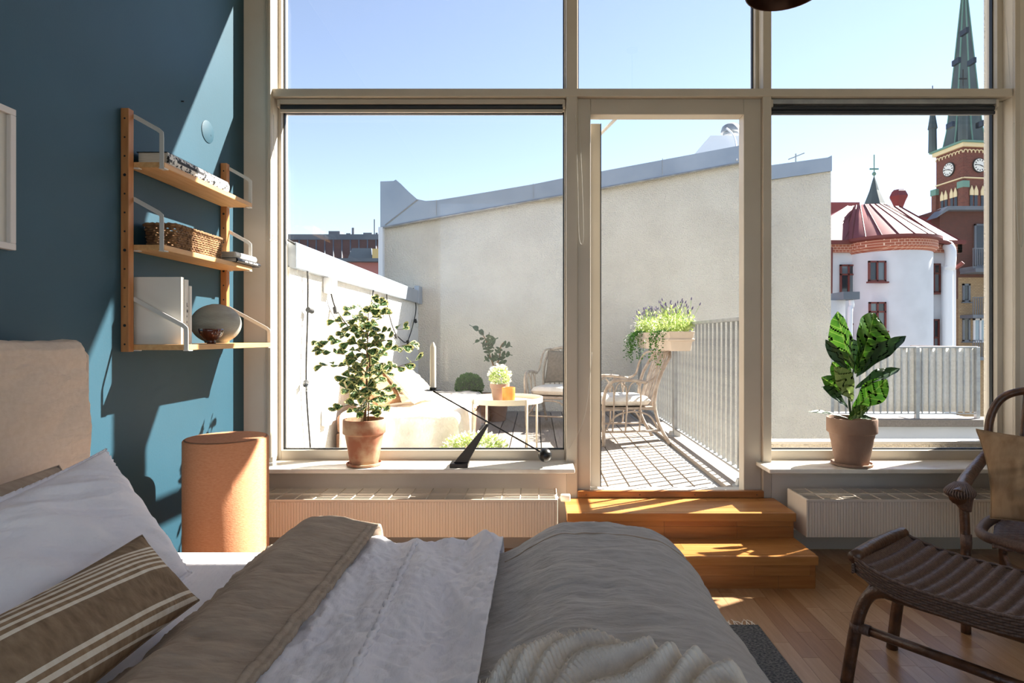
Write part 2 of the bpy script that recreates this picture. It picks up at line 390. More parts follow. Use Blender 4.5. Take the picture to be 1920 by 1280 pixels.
window(4, 1.414, XO1, .50, 2.708, 'fixed window behind the fiddle-leaf fig', fb=.072, fl=.008, fr=.035, ft=.055)
window(5, 1.414, XO1, 2.756, 3.79, 'upper right window pane showing the church spire', fb=.006, fl=.008, fr=.035)
# terrace door
d = thing('door_1', 'glazed terrace door standing wide open', None, (.8, 3.68, .305), kind='structure')
MB().box(.249, .330, 3.63, 3.72, .305, 2.708).build('frame_stile', 'white_paint', d, bevel=.004)
MB().box(1.257, 1.363, 3.63, 3.72, .305, 2.708).build('frame_stile', 'white_paint', d, bevel=.004)
MB().box(.330, 1.257, 3.63, 3.72, 2.612, 2.708).build('frame_rail', 'white_paint', d, bevel=.004)
MB().box(.249, 1.363, 3.62, 3.80, .285, .318).build('threshold', 'white_steel', d, bevel=.003)
MB().box(.249, 1.363, 3.585, 3.62, .305, .345).build('sill_strip', 'steps_2', d, bevel=.003)
for x in (.30, .62, .95, 1.32): MB().lathe([(.004, -.003), (.004, .0)], (x, 3.584, .326), 8).build('screw', 'black_metal', d)
lf = MB()
lx, ly0, ly1, lz0, lz1 = .372, 3.75, 4.66, .33, 2.60
for (y0, y1, z0, z1) in ((ly0, ly0 + .085, lz0, lz1), (ly1 - .085, ly1, lz0, lz1), (ly0 + .085, ly1 - .085, lz0, lz0 + .10), (ly0 + .085, ly1 - .085, lz1 - .085, lz1)): lf.box(lx - .03, lx + .03, y0, y1, z0, z1)
leaf_o = lf.build('leaf', 'white_paint', d, bevel=.003)
MB().box(lx - .004, lx + .004, ly0 + .086, ly1 - .086, lz0 + .101, lz1 - .086).build('pane', 'window_glass', leaf_o)
MB().tube([(lx - .03, 4.62, 1.30), (lx - .08, 4.62, 1.30), (lx - .08, 4.5, 1.30)], .009, 8).build('handle', 'white_steel', leaf_o, smooth=True)
MB().box(lx + .031, lx + .036, ly0, ly0 + .012, lz0, lz1).build('seal', 'black_rubber', leaf_o)
MB().bar((.50, 3.70, 2.62), (.385, 4.05, 2.585), .02, .008).build('stay_arm', 'white_steel', d)
# sills
def sill(name, x0, x1, label):
    o = MB().box(x0, x1, 3.415, 3.678, .488, .514).build(name, 'marble', bevel=.006); return tag(o, label, 'window sill', kind='structure')
sill('trim_7', XL, .222, 'marble window sill carrying ficus and candle holder')
sill('trim_8', 1.33, XR, 'marble window sill carrying the fiddle-leaf fig')
for n_ in ('trim_7', 'trim_8'):
    del bpy.data.objects[n_]['category']
# floor: planks near the eye, plain parquet beyond
bricks('parquet_far', (160, 122, 86), (150, 110, 74), (96, 66, 42), 1, rough=.32, bump=.1, w=.62, h=.07, ms=.0012, axis='YX')
fl = struct(MB().box(XL, XR, YB, YW, -.12, -.012).build('floor', 'parquet_far'), 'oiled oak strip parquet floor')
proto = [MB().box(-.0345, .0345, 0, .55, -.012, 0).build('plank', 'parquet_%d' % i, fl) for i in range(4)]
used = [False] * 4; row = 0
x = .70
while x < XR - .03:
    y = 1.25 - random.random() * .5
    while y < YW - .02:
        L = random.choice((.36, .45, .55)); y1 = min(y + L, YW - .016)
        if y1 - y > .03:
            k = random.choice((0, 1, 1, 2, 3, 3)); s = (y1 - y - .0012) / .55
            M = Matrix.Translation((x + .035, y, 0)) @ Matrix.Diagonal((1, s, 1, 1))
            if not used[k]: proto[k].matrix_local = M; used[k] = True
            else: inst(proto[k], 'plank', M, fl)
        y += L
    x += .07
struct(MB().box(XL, .70, YB, YW, -.012, 0).box(.70, XR, YB, .75, -.012, 0).build('trim_9', 'parquet_far'), 'parquet under and beside the bed')
# steps
def step(name, x0, x1, y0, y1, z0, z1, label, seed):
    t = thing(name, label, 'step', ((x0 + x1) / 2, y0, z0)); rnd = random.Random(seed)
    MB().box(x0 + .012, x1 - .012, y0 + .02, y1, z0, z1 - .02).build('riser_core', 'steps_2', t)
    zz = z0
    while zz < z1 - .05:                                # riser strips
        z2 = min(zz + .065, z1 - .045); xx = x0 + .012 - rnd.random() * .0
        while xx < x1 - .013:
            x2 = min(xx + rnd.choice((.28, .4, .52)), x1 - .012)
            MB().box(xx, x2 - .001, y0 + .011, y0 + .02, zz, z2 - .001).build('riser_strip', 'steps_%d' % rnd.choice((0, 2, 2)), t); xx = x2
        zz = z2
    MB().box(x0, x1, y0, y0 + .03, z1 - .045, z1).build('nosing', 'steps_1', t, bevel=.003)
    MB().box(x1 - .012, x1 - .002, y0 + .03, y1, z0, z1 - .02).build('side_panel', 'steps_2', t)
    yy = y0 + .03
    while yy < y1 - .01:
        y2 = min(yy + .07, y1); xx = x0 - rnd.random() * .0
        while xx < x1 - .001:
            x2 = min(xx + rnd.choice((.3, .42, .55)), x1)
            MB().box(xx, x2 - .001, yy + .0008, y2, z1 - .02, z1).build('tread_strip', 'steps_%d' % rnd.choice((0, 1, 1, 3)), t); xx = x2
        yy = y2
step('wooden_step', .169, 1.42, 3.273, 3.585, .165, .305, 'upper wooden step directly below the terrace door', 3)
step('wooden_step', .169, 1.418, 3.01, 3.585, 0, .165, 'lower, deeper wooden step standing on the parquet', 5)
# radiators
def radiator(x0, x1, label, valve):
    y0, y1, z0, z1 = 3.25, 3.50, .18, .386
    t = thing('radiator', label, 'radiator', ((x0 + x1) / 2, y1, z0), group='low white radiators below the windows')
    m = MB(); n = int((x1 - x0 - .03) / .0155); pts = []
    xs = x0 + .015; stp = (x1 - x0 - .03) / n
    for i in range(n):
        a = xs + i * stp; pts += [(a, 0), (a + stp * .72, 0), (a + stp * .78, .004), (a + stp * .94, .004)]
    pts.append((x1 - .015, 0))
    vs = [(px, y0 + dy, z0 + .002) for px, dy in pts] + [(px, y0 + dy, z1 - .012) for px, dy in pts]; k = len(pts)
    m.add(vs, [(i, i + 1, k + i + 1, k + i) for i in range(k - 1)]); m.box(x0 + .015, x1 - .015, y0 + .006, y0 + .016, z0, z1 - .012)
    m.build('front_panel', 'radiator_white', t)
    m = MB()
    for yy in (y0 + .105, y0 + .2): m.box(x0 + .02, x1 - .02, yy, yy + .012, z0, z1 - .09)
    m.build('inner_panel', 'roof_grey', t)  # grey colour stands in for the shade inside the white casing
    for xa in (x0, x1 - .014): MB().box(xa, xa + .014, y0, y1, z0, z1).build('side_cover', 'radiator_white', t, bevel=.004)
    m = MB()
    for i in range(9):
        yy = y0 + .012 + i * (y1 - y0 - .024) / 8; m.box(x0 + .014, x1 - .014, yy - .0014, yy + .0014, z1 - .0045, z1 - .002)
    m.build('grille_rods', 'radiator_white', t)
    m = MB(); nx = int((x1 - x0) / .1)
    for i in range(1, nx):
        xx = x0 + i * (x1 - x0) / nx; m.box(xx - .002, xx + .002, y0 + .005, y1 - .005, z1 - .004, z1)
    m.box(x0 + .014, x1 - .014, y0, y0 + .006, z1 - .014, z1).box(x0 + .014, x1 - .014, (y0 + y1) / 2 - .004, (y0 + y1) / 2 + .004, z1 - .006, z1 + .001)
    m.build('grille_bars', 'radiator_white', t)
    for xa in (x0 + .3, x1 - .34): MB().box(xa, xa + .04, y1, YW - .001, z0 + .05, z1 - .05).build('wall_bracket', 'radiator_white', t)
    if valve:
        v = MB().tube([(x1, 3.40, z1 - .03), (x1 + .022, 3.40, z1 - .03)], .009, 10).build('valve', 'chrome', t, smooth=True)
        MB().tube([(x1 + .022, 3.40, z1 - .03), (x1 + .028, 3.40, z1 - .03), (x1 + .072, 3.40, z1 - .03), (x1 + .076, 3.40, z1 - .03)], [.018, .022, .022, .017], 14).build('valve_knob', 'radiator_white', v, smooth='auto')
radiator(-1.62, .118, 'low white radiator below the ficus window', True)
radiator(1.465, 3.0, 'low white radiator behind the rattan footstool', False)
# blinds and cords
def blind(x0, x1, m_, label, dz):
    t = thing('roller_blind', label, 'blind', ((x0 + x1) / 2, 3.66, 2.65))
    MB().box(x0, x1, 3.625, 3.66, 2.705 - .03, 2.705).build('cassette', 'white_paint' if m_ == 'white_paint' else 'galvanised', t, bevel=.003)
    MB().tube([(x0 + .01, 3.648, 2.66 - dz), (x1 - .01, 3.648, 2.66 - dz)], .017, 14).build('roller', 'dark_blind', t, smooth='auto')
    MB().box(x0 + .01, x1 - .01, 3.63, 3.645, 2.625 - dz * 1.6, 2.645 - dz * 1.6).build('bottom_rail', m_, t, bevel=.003)
    for xa in (x0 - .004, x1 - .012): MB().box(xa, xa + .016, 3.62, 3.668, 2.655, 2.70).build('end_bracket', 'white_paint', t, bevel=.003)
    return t
blind(-1.56, .172, 'white_paint', 'rolled up blind at top of the ficus window', 0)
blind(1.42, 2.79, 'dark_blind', 'rolled up dark blind at top of the right window', .006)
def cord(pts, label, r=.0016, m_='cord_white'):
    return tag(MB().tube(smoothpath(pts, 6), r, 6).build('blind_cord', m_, smooth=True), label, 'cord')
cord([P(505, 215, 3.57), P(501, 330, 3.57), P(501, 410, 3.57), P(506, 450, 3.57), P(512, 440, 3.575), P(514, 380, 3.58), P(513, 215, 3.58)], 'looped blind cord hanging left of the ficus window')
cord([P(1079, 215, 3.58), P(1083, 330, 3.58), P(1085, 430, 3.58), P(1089, 457, 3.58), P(1094, 440, 3.58), P(1091, 330, 3.585), P(1085, 215, 3.585)], 'looped blind cord hanging on post left of the door')
cord([P(1110, 660, 3.575), P(1100, 760, 3.57), P(1085, 810, 3.57), P(1066, 842, 3.6)], 'thin cord curving down to the sill beside the door', .0012)
cord([P(1882, 0, 3.57), P(1889, 80, 3.57), P(1894, 158, 3.57)], 'taut cord running up beside the upper right window', .0012)
cord([P(1901, 230, 3.57), P(1904, 330, 3.57), P(1909, 440, 3.57), P(1913, 458, 3.57), P(1917, 440, 3.57), P(1916, 230, 3.57)], 'looped blind cord hanging at far right')
# round cover plate on teal wall
c = P(389, 247, 1); Yc = XL * F / (389 - VX)
m = MB(); pc = Vector((XL, Yc, H - (247 - VY) * Yc / F))
m.tube([pc, pc + Vector((.003, 0, 0)), pc + Vector((.0038, 0, 0))], [.058, .058, .056], 40)
t = tag(m.build('cover_plate', 'teal_paint', smooth='auto'), 'round blank cover plate painted teal above the shelves', 'cover plate')
MB().tube([pc + Vector((.0038, .03, -.01)), pc + Vector((.005, .03, -.01))], .004, 8).build('screw', 'teal_paint', t)
hk = P(340, 190, 1); Yk = XL * F / (340.5 - VX)
tag(MB().tube([(XL, Yk, H - (190 - VY) * Yk / F), (XL + .012, Yk, H - (190 - VY) * Yk / F)], .0035, 8).build('wall_nail', 'black_metal', smooth=True), 'single dark nail in the teal wall', 'nail')
# pendant
pz = 2.46; t = thing('pendant_lamp', 'brown metal dome pendant lamp hanging from the ceiling', 'lamp', (.86, 2.07, pz))
prof = [(.001, .108), (.055, .10), (.095, .076), (.117, .045), (.127, .012), (.129, .001), (.132, 0), (.131, .012), (.122, .05), (.10, .085), (.065, .108), (.03, .118), (.02, .15), (.001, .152)]
MB().lathe(prof, (.86, 2.07, pz), 40).build('shade', 'copper_brown', t, smooth='auto')
MB().tube([(.86, 2.07, pz + .15), (.86, 2.07, ZC - .03)], .003, 8).build('flex', 'cable', t)
MB().lathe([(.05, 0), (.05, .02), (.03, .03)], (.86, 2.07, ZC - .03), 24).build('ceiling_cup', 'copper_brown', t, smooth='auto')
# picture
t = thing('framed_picture', 'white framed pale picture on the teal wall at left edge', 'picture', (XL, 1.75, 1.53))
yA, yB, zA, zB = 1.47, 1.995, 1.553, 2.02
for a in ((yA, yB, zA, zA + .022), (yA, yB, zB - .022, zB), (yA, yA + .022, zA + .022, zB - .022), (yB - .022, yB, zA + .022, zB - .022)):
    MB().box(XL + .002, XL + .026, *a).build('frame_bar', 'frame_white', t, bevel=.002)
MB().box(XL + .002, XL + .012, yA + .01, yB - .01, zA + .01, zB - .01).build('passepartout', 'passepartout', t)
MB().box(XL + .012, XL + .0125, yA + .1, yB - .1, zA + .09, zB - .09).build('print', 'print_grey', t)
# rug
t = thing('rug', 'dark grey woven rug beneath the bed with pale fringe', 'rug', (.3, 1.6, 0))
MB().box(-.9, .97, .2, 2.62, .0, .012).build('pile', 'rug_wool', t, bevel=.003)
m = MB()
for i in range(150):
    x = -.88 + i * 1.85 / 150 + random.uniform(-.004, .004); a = random.uniform(-.03, .03)
    m.tube([(x, 2.615, .009), (x + a * .4, 2.65, .008), (x + a, 2.68 + random.uniform(-.015, .012), .004)], [.0025, .002, .001], 4)
m.build('fringe', 'gauze', t, kind='stuff')
# ================================================================== shelving on the teal wall
XU = -1.72
t = thing('wall_shelf', 'oak wall shelving unit with white brackets on the teal wall', 'shelf', (XL, 2.95, 1.2))
YU = (2.533, 2.566), (3.335, 3.368)
ZS = (1.989, 1.635, 1.208); DS = (.163, .163, .268)
for k, (a, b_) in enumerate(YU):
    u = MB().box(XL, XU, a, b_, 1.203, 2.233).build('upright', 'upright_oak', t, bevel=.002)
    for j in range(13):
        z = 1.235 + j * .0795; yy = a - .0006
        MB().tube([(XL + .017, yy, z), (XL + .017, yy + .002, z)], .0042 if j % 4 != 1 else .0065, 10).build('hole', 'black_rubber', u)
SH = []
for z, dp in zip(ZS, DS):
    s_ = MB().box(XL + .004, XL + dp, 2.569, 3.362, z + .002, z + .026).build('shelf_board', 'shelf_oak', t, bevel=.002); SH.append(z + .026)
    for yy, sg in ((2.5675, 1), (3.3635, -1)):
        hgt = .221
        xo, xf = XU + .0, XL + dp - .002
        # bent flat bar: from the upright sloping to the front, then down to the shelf, small foot under it
        zt = z + hgt; zb_ = zt - (.062 if dp < .2 else .118); w_ = .018; th = .0035
        path = [Vector((xo - .012, yy, zt)), Vector((xo, yy, zt)), Vector((xf - w_ * 1.3, yy, zb_ + .004)), Vector((xf - w_ * .55, yy, zb_ - .008)), Vector((xf - w_ * .5, yy, zb_ - .03)), Vector((xf - w_ * .5, yy, z))]
        m = MB()
        for i in range(len(path)):
            d_ = (path[min(i + 1, len(path) - 1)] - path[max(i - 1, 0)]).normalized(); nrm = Vector((-d_.z, 0, d_.x)) * w_ / 2
            if i == 0: ring = []
            for dy in (-th / 2, th / 2):
                ring.append(path[i] + nrm + Vector((0, dy, 0))); ring.append(path[i] - nrm + Vector((0, dy, 0)))
        k = len(path)
        fs = []
        for i in range(k - 1):
            o, q = i * 4, i * 4 + 4
            fs += [(o, o + 1, q + 1, q), (o + 2, o + 3, q + 3, q + 2), (o, o + 2, q + 2, q), (o + 1, o + 3, q + 3, q + 1)]
        fs += [(0, 1, 3, 2), (4 * k - 4, 4 * k - 3, 4 * k - 1, 4 * k - 2)]
        m.add(ring, fs)
        m.box(xf - w_ - .004, xf + .002, min(yy, yy + sg * .03), max(yy, yy + sg * .03), z - .002, z + .002)
        m.box(XU - .002, XU + .02, min(yy, yy + sg * .02), max(yy, yy + sg * .02), z - .002, z + .002)
        m.build('bracket', 'white_steel', t)
def book_flat(x0, x1, y0, y1, z0, z1, cov, label, cat='book', spine=None, rot=0):
    "lying book, spine towards the room"
    c = Vector(((x0 + x1) / 2, (y0 + y1) / 2, z0)); t = thing('book', label, cat, c, rot, local=True)
    hx, hy, h = (x1 - x0) / 2, (y1 - y0) / 2, z1 - z0; th = .003
    MB().box(-hx, hx, -hy, hy, 0, th).box(-hx, hx, -hy, hy, h - th, h).build('cover', cov, t)
    m = MB(); n = 8
    prof = [(hx - .001 + .008 * math.sin(math.pi * i / n), h * i / n) for i in range(n + 1)] + [(hx - .004, h), (hx - .004, 0)]
    m.ext([(px, -hy, pz_) for px, pz_ in prof], (0, 2 * hy, 0)); sp = m.build('spine', spine or cov, t, smooth='auto')
    MB().box(-hx + .006, hx - .004, -hy + .005, hy - .005, th, h - th).build('pages', 'pages', t)
    return t, sp, hx, hy, h
zs = SH[0]
tb, sp, hx, hy, h = book_flat(XL + .012, XL + .148, 2.615, 3.13, zs, zs + .058, 'book_black', 'thick book with black and white patterned spine on top shelf', spine='book_print')
MB().box(hx + .0062, hx + .0078, -hy + .06, hy - .24, h * .46, h * .68).build('title_band', 'ink', tb)
# two books lying at the end of the middle shelf
zs = SH[1]
t1, sp, hx, hy, h = book_flat(XL + .016, XL + .178, 3.16, 3.42, zs, zs + .024, 'book_black', 'dark book lying under the white one at shelf end')
m = MB()
for i in range(16):
    if i in (4, 9): continue
    m.box(hx + .0055, hx + .0082, -hy + .075 + i * .0095, -hy + .075 + i * .0095 + .006, .008, .008 + (.009 if i % 3 else .006))
m.build('lettering', 'book_white', t1)
t1, sp, hx, hy, h = book_flat(XL + .012, XL + .166, 3.165, 3.40, zs + .024, zs + .056, 'book_white', 'thick white book on top of the dark one at shelf end')
# upright white books
zs = SH[2]; x = XL + .055
for i, (dp, hh, th_, lab) in enumerate(((.205, .292, .02, 'tall white book nearest on the bottom shelf'), (.212, .283, .022, 'white book with dark lettering, middle of three on bottom shelf'), (.217, .257, .016, 'shortest white book, last of three on bottom shelf'))):
    y0 = 2.60 + (0, .0215, .0445)[i]
    bx = MB().box(x - .045, x - .045 + dp, y0, y0 + .002, zs, zs + hh).box(x - .045, x - .045 + dp, y0 + th_ - .002, y0 + th_, zs, zs + hh).box(x - .047 + dp, x - .044 + dp, y0, y0 + th_, zs, zs + hh)
    t1 = thing('book', lab, 'book', (x, y0, zs), group=None)
    bx.build('cover', 'book_white', t1, bevel=.0008)
    MB().box(x - .043, x - .048 + dp, y0 + .002, y0 + th_ - .002, zs + .003, zs + hh - .004).build('pages', 'pages', t1)
    if i == 1:
        m = MB(); xx = x - .0437 + dp
        for q, (za, zb) in enumerate(((.165, .182), (.14, .152), (.118, .126), (.092, .102), (.066, .074), (.035, .046))):
            m.box(xx, xx + .0006, y0 + .007, y0 + .010, zs + za, zs + zb)
            if q in (0, 1, 5): m.box(xx, xx + .0006, y0 + .007, y0 + .016, zs + za, zs + za + .003)
            if q in (1, 5): m.box(xx, xx + .0006, y0 + .013, y0 + .016, zs + za, zs + zb)
        m.build('lettering', 'ink', t1)
    elif i == 0:
        m = MB(); xx = x - .0437 + dp
        for q in range(9): m.box(xx, xx + .0004, y0 + .006, y0 + .012, zs + .18 + q * .01, zs + .184 + q * .01)
        m.build('lettering', 'passepartout', t1)
# sphere vase and bowl
t1 = thing('vase', 'round grey stoneware vase on the bottom shelf', 'vase', (XL + .155, 3.0, zs))
R_ = .108
prof = [(.001, .004), (.05, .002)] + [(R_ * math.cos(a) * 1.06, .098 + R_ * .91 * math.sin(a)) for a in [math.radians(q) for q in range(-62, 80, 6)]] + [(.02, .196), (.018, .19), (.014, .15)]
MB().lathe(prof, (XL + .155, 3.0, zs), 48).build('body', 'ceramic_grey', t1, smooth=True)
m = MB(); pr = [(.024, 0), (.026, .012), (.022, .016), (.04, .026), (.058, .045), (.066, .066), (.067, .078), (.064, .078), (.06, .066), (.05, .045), (.02, .03), (.001, .028)]
m.lathe([(r * .78, z * .9) for r, z in pr], (0, 0, 0), 72, wob=lambda a, z: 1 + (.035 * abs(math.sin(a * 8)) if z > .02 else 0))
t2 = m.build('bowl', 'ceramic_brown', smooth=True); t2.location = (XL + .222, 2.83, zs); tag(t2, 'small fluted glossy brown bowl in front of the vase', 'bowl')
# basket: woven courses
t1 = thing('basket', 'rectangular woven seagrass basket on the middle shelf', 'basket', (XL + .09, 2.86, SH[1]))
cx, cy, z0 = XL + .0905, 2.855, SH[1]
def rr(hx_, hy_, r, n=5):
    out = []
    for sx, sy, a0 in ((1, 1, 0), (-1, 1, 90), (-1, -1, 180), (1, -1, 270)):
        for i in range(n + 1):
            a = math.radians(a0 + 90 * i / n); out.append((sx * (hx_ - r) + r * math.cos(a), sy * (hy_ - r) + r * math.sin(a)))
    return out
def course(z, hx_, hy_, ph, r=.0055):
    ring = rr(hx_, hy_, .025, 4); pts = []
    for i in range(len(ring)):
        a, b_ = Vector(ring[i]), Vector(ring[(i + 1) % len(ring)]); n = max(1, int((b_ - a).length / .0065))
        for k in range(n): pts.append(a + (b_ - a) * k / n)
    q = []
    for i, p in enumerate(pts):
        o = .0035 * math.sin(i * math.pi / 2 + ph) ; d_ = p.normalized() * o; q.append((cx + p.x + d_.x, cy + p.y + d_.y, z + .0022 * math.cos(i * 1.9 + ph)))
    return MB().tube(q, r, 5, closed=True)
for i in range(9):
    course(z0 + .007 + i * .0103, .062 + .0006 * i, .205 + .001 * i, i * math.pi).build('weave_course', 'basket', t1, smooth=True)
course(z0 + .1, .07, .214, 0, .0085).build('rim', 'basket', t1, smooth=True)
MB().box(cx - .058, cx + .058, cy - .2, cy + .2, z0 + .001, z0 + .006).build('base', 'basket', t1)

# ================================================================== cylinder table
cx, cy, r0, zt = -1.418, 2.75, .178, .805
t = thing('drum_table', 'tall orange linen covered drum standing by the wall', 'side table', (cx, cy, 0))
MB().lathe([(r0 - .004, 0), (r0, .004), (r0, zt - .006), (r0 - .003, zt - .001), (r0 - .008, zt)], (cx, cy, 0), 64).build('body', 'orange_linen', t, smooth='auto')
MB().lathe([(r0 - .012, zt - .001), (r0 - .012, zt + .004), (.001, zt + .0045)], (cx, cy, 0), 64).build('lid', 'orange_linen', t, smooth='auto')
MB().tube([(cx + (r0 - .009) * math.cos(a), cy + (r0 - .009) * math.sin(a), zt + .001) for a in [2 * math.pi * i / 64 for i in range(64)]], .0022, 6, closed=True).build('piping', 'box_brown', t, smooth=True)

# ================================================================== bed
BX0, BX1, BY0, BY1 = XL + .03, .47, .33, 2.10
t = thing('bed', 'double bed with beige linen slipcovered headboard', 'bed', ((BX0 + BX1) / 2, 1.2, 0))
def hb(u, v):   # headboard skin, profile around X-Z then wrinkles
    y = BY0 - .02 + u * (BY1 + .05 - BY0 + .02)
    pts = [(-1.575, .05), (-1.57, .4), (-1.573, .8), (-1.58, 1.1), (-1.592, 1.225), (-1.61, 1.248), (-1.66, 1.252), (-1.715, 1.245), (-1.722, .05)]
    s_ = v * (len(pts) - 1); i = min(int(s_), len(pts) - 2); f_ = s_ - i
    x = pts[i][0] * (1 - f_) + pts[i + 1][0] * f_; z = pts[i][1] * (1 - f_) + pts[i + 1][1] * f_
    e = ss(.0, .03, 1 - u); x = -1.65 + (x + 1.65) * (.55 + .45 * math.sqrt(e)); z -= .02 * (1 - e) * (z > 1.1)
    y += (1 - v if v < .5 else .5) * .03 * (u > .9) * (1.2 - z)
    wv = .014 * nz(y * 3 + z * 4, z * 5 - y * 3, 1) + .014 * abs(nz(y * 8 + z * 13, z * 6 - y * 7, 5)) + .008 * abs(nz(y * 22 + z * 17, z * 16 - y * 13, 9)) + .003 * abs(nz(y * 50, z * 46, 2))
    if v < .62: x += wv * 1.1
    else: z += wv * .6
    return (x, y, z)
m = MB(); m.grid(hb, 120, 100)
m.ext([(-1.7, BY1 + .035, .05), (-1.60, BY1 + .035, .05), (-1.60, BY1 + .035, 1.2), (-1.63, BY1 + .035, 1.235), (-1.69, BY1 + .035, 1.235)], (0, .012, 0))
m.build('headboard', 'linen_beige', t, smooth=True)
MB().box(BX0 + .2, BX1 - .02, BY0 + .03, BY1 - .03, .12, .30).build('base', 'linen_taupe', t, bevel=.02)
MB().box(BX0 + .16, BX1, BY0, BY1, .30, .522).build('mattress', 'linen_white', t, bevel=.035, seg=4)
for x in (BX0 + .3, BX1 - .12):
    for y in (BY0 + .12, BY1 - .12): MB().lathe([(.022, 0), (.03, .125)], (x, y, 0), 14).build('leg', 'oak', t)
def fold(s_, edge, r):
    a = s_ - (edge - r)
    if a <= 0: return s_, 0
    q = math.pi * r / 2
    if a < q: return edge - r + r * math.sin(a / r), r - r * math.cos(a / r)
    return edge, r + (a - q)
def cloth(x0, x1, y0, y1, ztop, ex, ey, rx, ry, wr, nu, nv, flare=.1, sx=1., sy=1., amp=1.):
    "bed cloth lying on z = ztop(x, y), folding down over foot edge ex and far edge ey"
    def fn(u, v):
        s_ = x0 + u * (x1 - x0); q = y0 + v * (y1 - y0)
        x, dx = fold(s_, ex, rx); y, dy = fold(q, ey, ry)
        z = ztop(s_, q) - dx - dy
        x += dx * flare; y += dy * flare * .6
        hgt = wr(s_, q) * amp
        nx_ = min(1, dx / rx) if rx else 0; ny_ = min(1, dy / ry) if ry else 0
        x += hgt * nx_; y += hgt * ny_; z += hgt * (1 - max(nx_, ny_) * .7)
        return (x, y, z)
    return MB().grid(fn, nu, nv)
def wr_lin(x, y):    # crinkled linen: long creases along X, fine ones
    return .012 * nz(x * 3.2, y * 7, 2) - .012 * (abs(nz(x * 4 + y * 2, y * 13, 4)) - .2) - .008 * (abs(nz(x * 9 - y * 4, y * 30, 7)) - .2) + .004 * nz(x * 24 + y * 10, y * 66, 3)
def wr_white(x, y):  # long soft folds along Y with fine cross ripples
    return .016 * nz(x * 9, y * 1.6, 11) - .022 * (abs(nz(x * 9 + y * 1.8, y * 1.9, 8)) - .2) - .010 * abs(nz(x * 17 - y * 3, y * 6, 15)) + .006 * abs(nz(x * 22 + y * 12, y * 30, 5)) + .003 * nz(x * 44, y * 70, 6)
# white sheet
def zt_white(x, y): return .587 + .018 * ss(-.24, -.13, x) - .012 * ss(1.7, 2.05, y) + .006 * math.cos((x + .36) * 30)
m = cloth(-.62, -.112, .36, 2.62, zt_white, 9, 2.09, .05, .07, wr_white, 150, 260, .05, amp=1.5)
t1 = tag(m.build('white_sheet', 'linen_white', smooth=True, solid=.006), 'white crinkled linen sheet turned back across the bed', 'sheet')
rf = MB()
seam = []
for i in range(120):
    y = .5 + i * 1.5 / 119; x = -.36 - .05 * (y - 1.2) * 1.0
    seam.append((x + .002 * math.sin(i * 1.3), y, zt_white(x, y) + 1.5 * wr_white(x, y) + .006))
rf.tube(seam, [.008 + .0035 * math.sin(i * 1.9) for i in range(120)], 6); rf.build('gathered_seam', 'linen_white', t1, smooth=True)
# grey duvet
def zt_grey(x, y): return .54 + .093 * ss(-.15, .1, x) - .03 * ss(.2, .5, x) - .02 * ss(1.75, 2.1, y) * (1 - ss(-.1, .2, x)) + .015 * ss(1.5, 1.0, y)
m = cloth(-.16, 1.0, .34, 2.62, zt_grey, .50, 2.12, .15, .10, wr_lin, 210, 260, .16)
t1 = tag(m.build('grey_duvet', 'linen_grey', smooth=True, solid=.008), 'grey crinkled linen duvet hanging over the foot end', 'duvet')
sm = MB(); pts = []
for i in range(90):
    s_ = -.1 + i * .95 / 89; q = 1.93 - .06 * ss(.2, .7, s_)
    x, dx = fold(s_, .50, .15); pts.append((x + dx * .16 + wr_lin(s_, q) * min(1, dx / .15), q, zt_grey(s_, q) - dx + wr_lin(s_, q) * (1 - .7 * min(1, dx / .15)) + .003))
sm.tube(pts, .0035, 6); sm.build('seam', 'linen_taupe', t1, smooth=True)
# taupe folded part
def zt_taupe(x, y):
    e = ss(-.90, -.74, x); return .535 + .095 * e - .02 * ss(-.72, -.54, x) - .02 * ss(.0, .04, -.9 - x) + .02 * ss(1.4, 2.0, y)
m = cloth(-.895, -.535, .36, 2.60, zt_taupe, 9, 2.10, .05, .09, wr_lin, 90, 240, .05)
t1 = tag(m.build('taupe_blanket', 'linen_taupe', smooth=True, solid=.014), 'taupe linen duvet edge folded back next to the pillows', 'blanket')
hm = MB(); pts = [(-.555, .4 + i * 1.6 / 119, zt_taupe(-.555, .4 + i * 1.6 / 119) + wr_lin(-.555, .4 + i * 1.6 / 119) + .004) for i in range(120)]
hm.tube(pts, .011, 8); hm.build('hem', 'linen_taupe', t1, smooth=True)

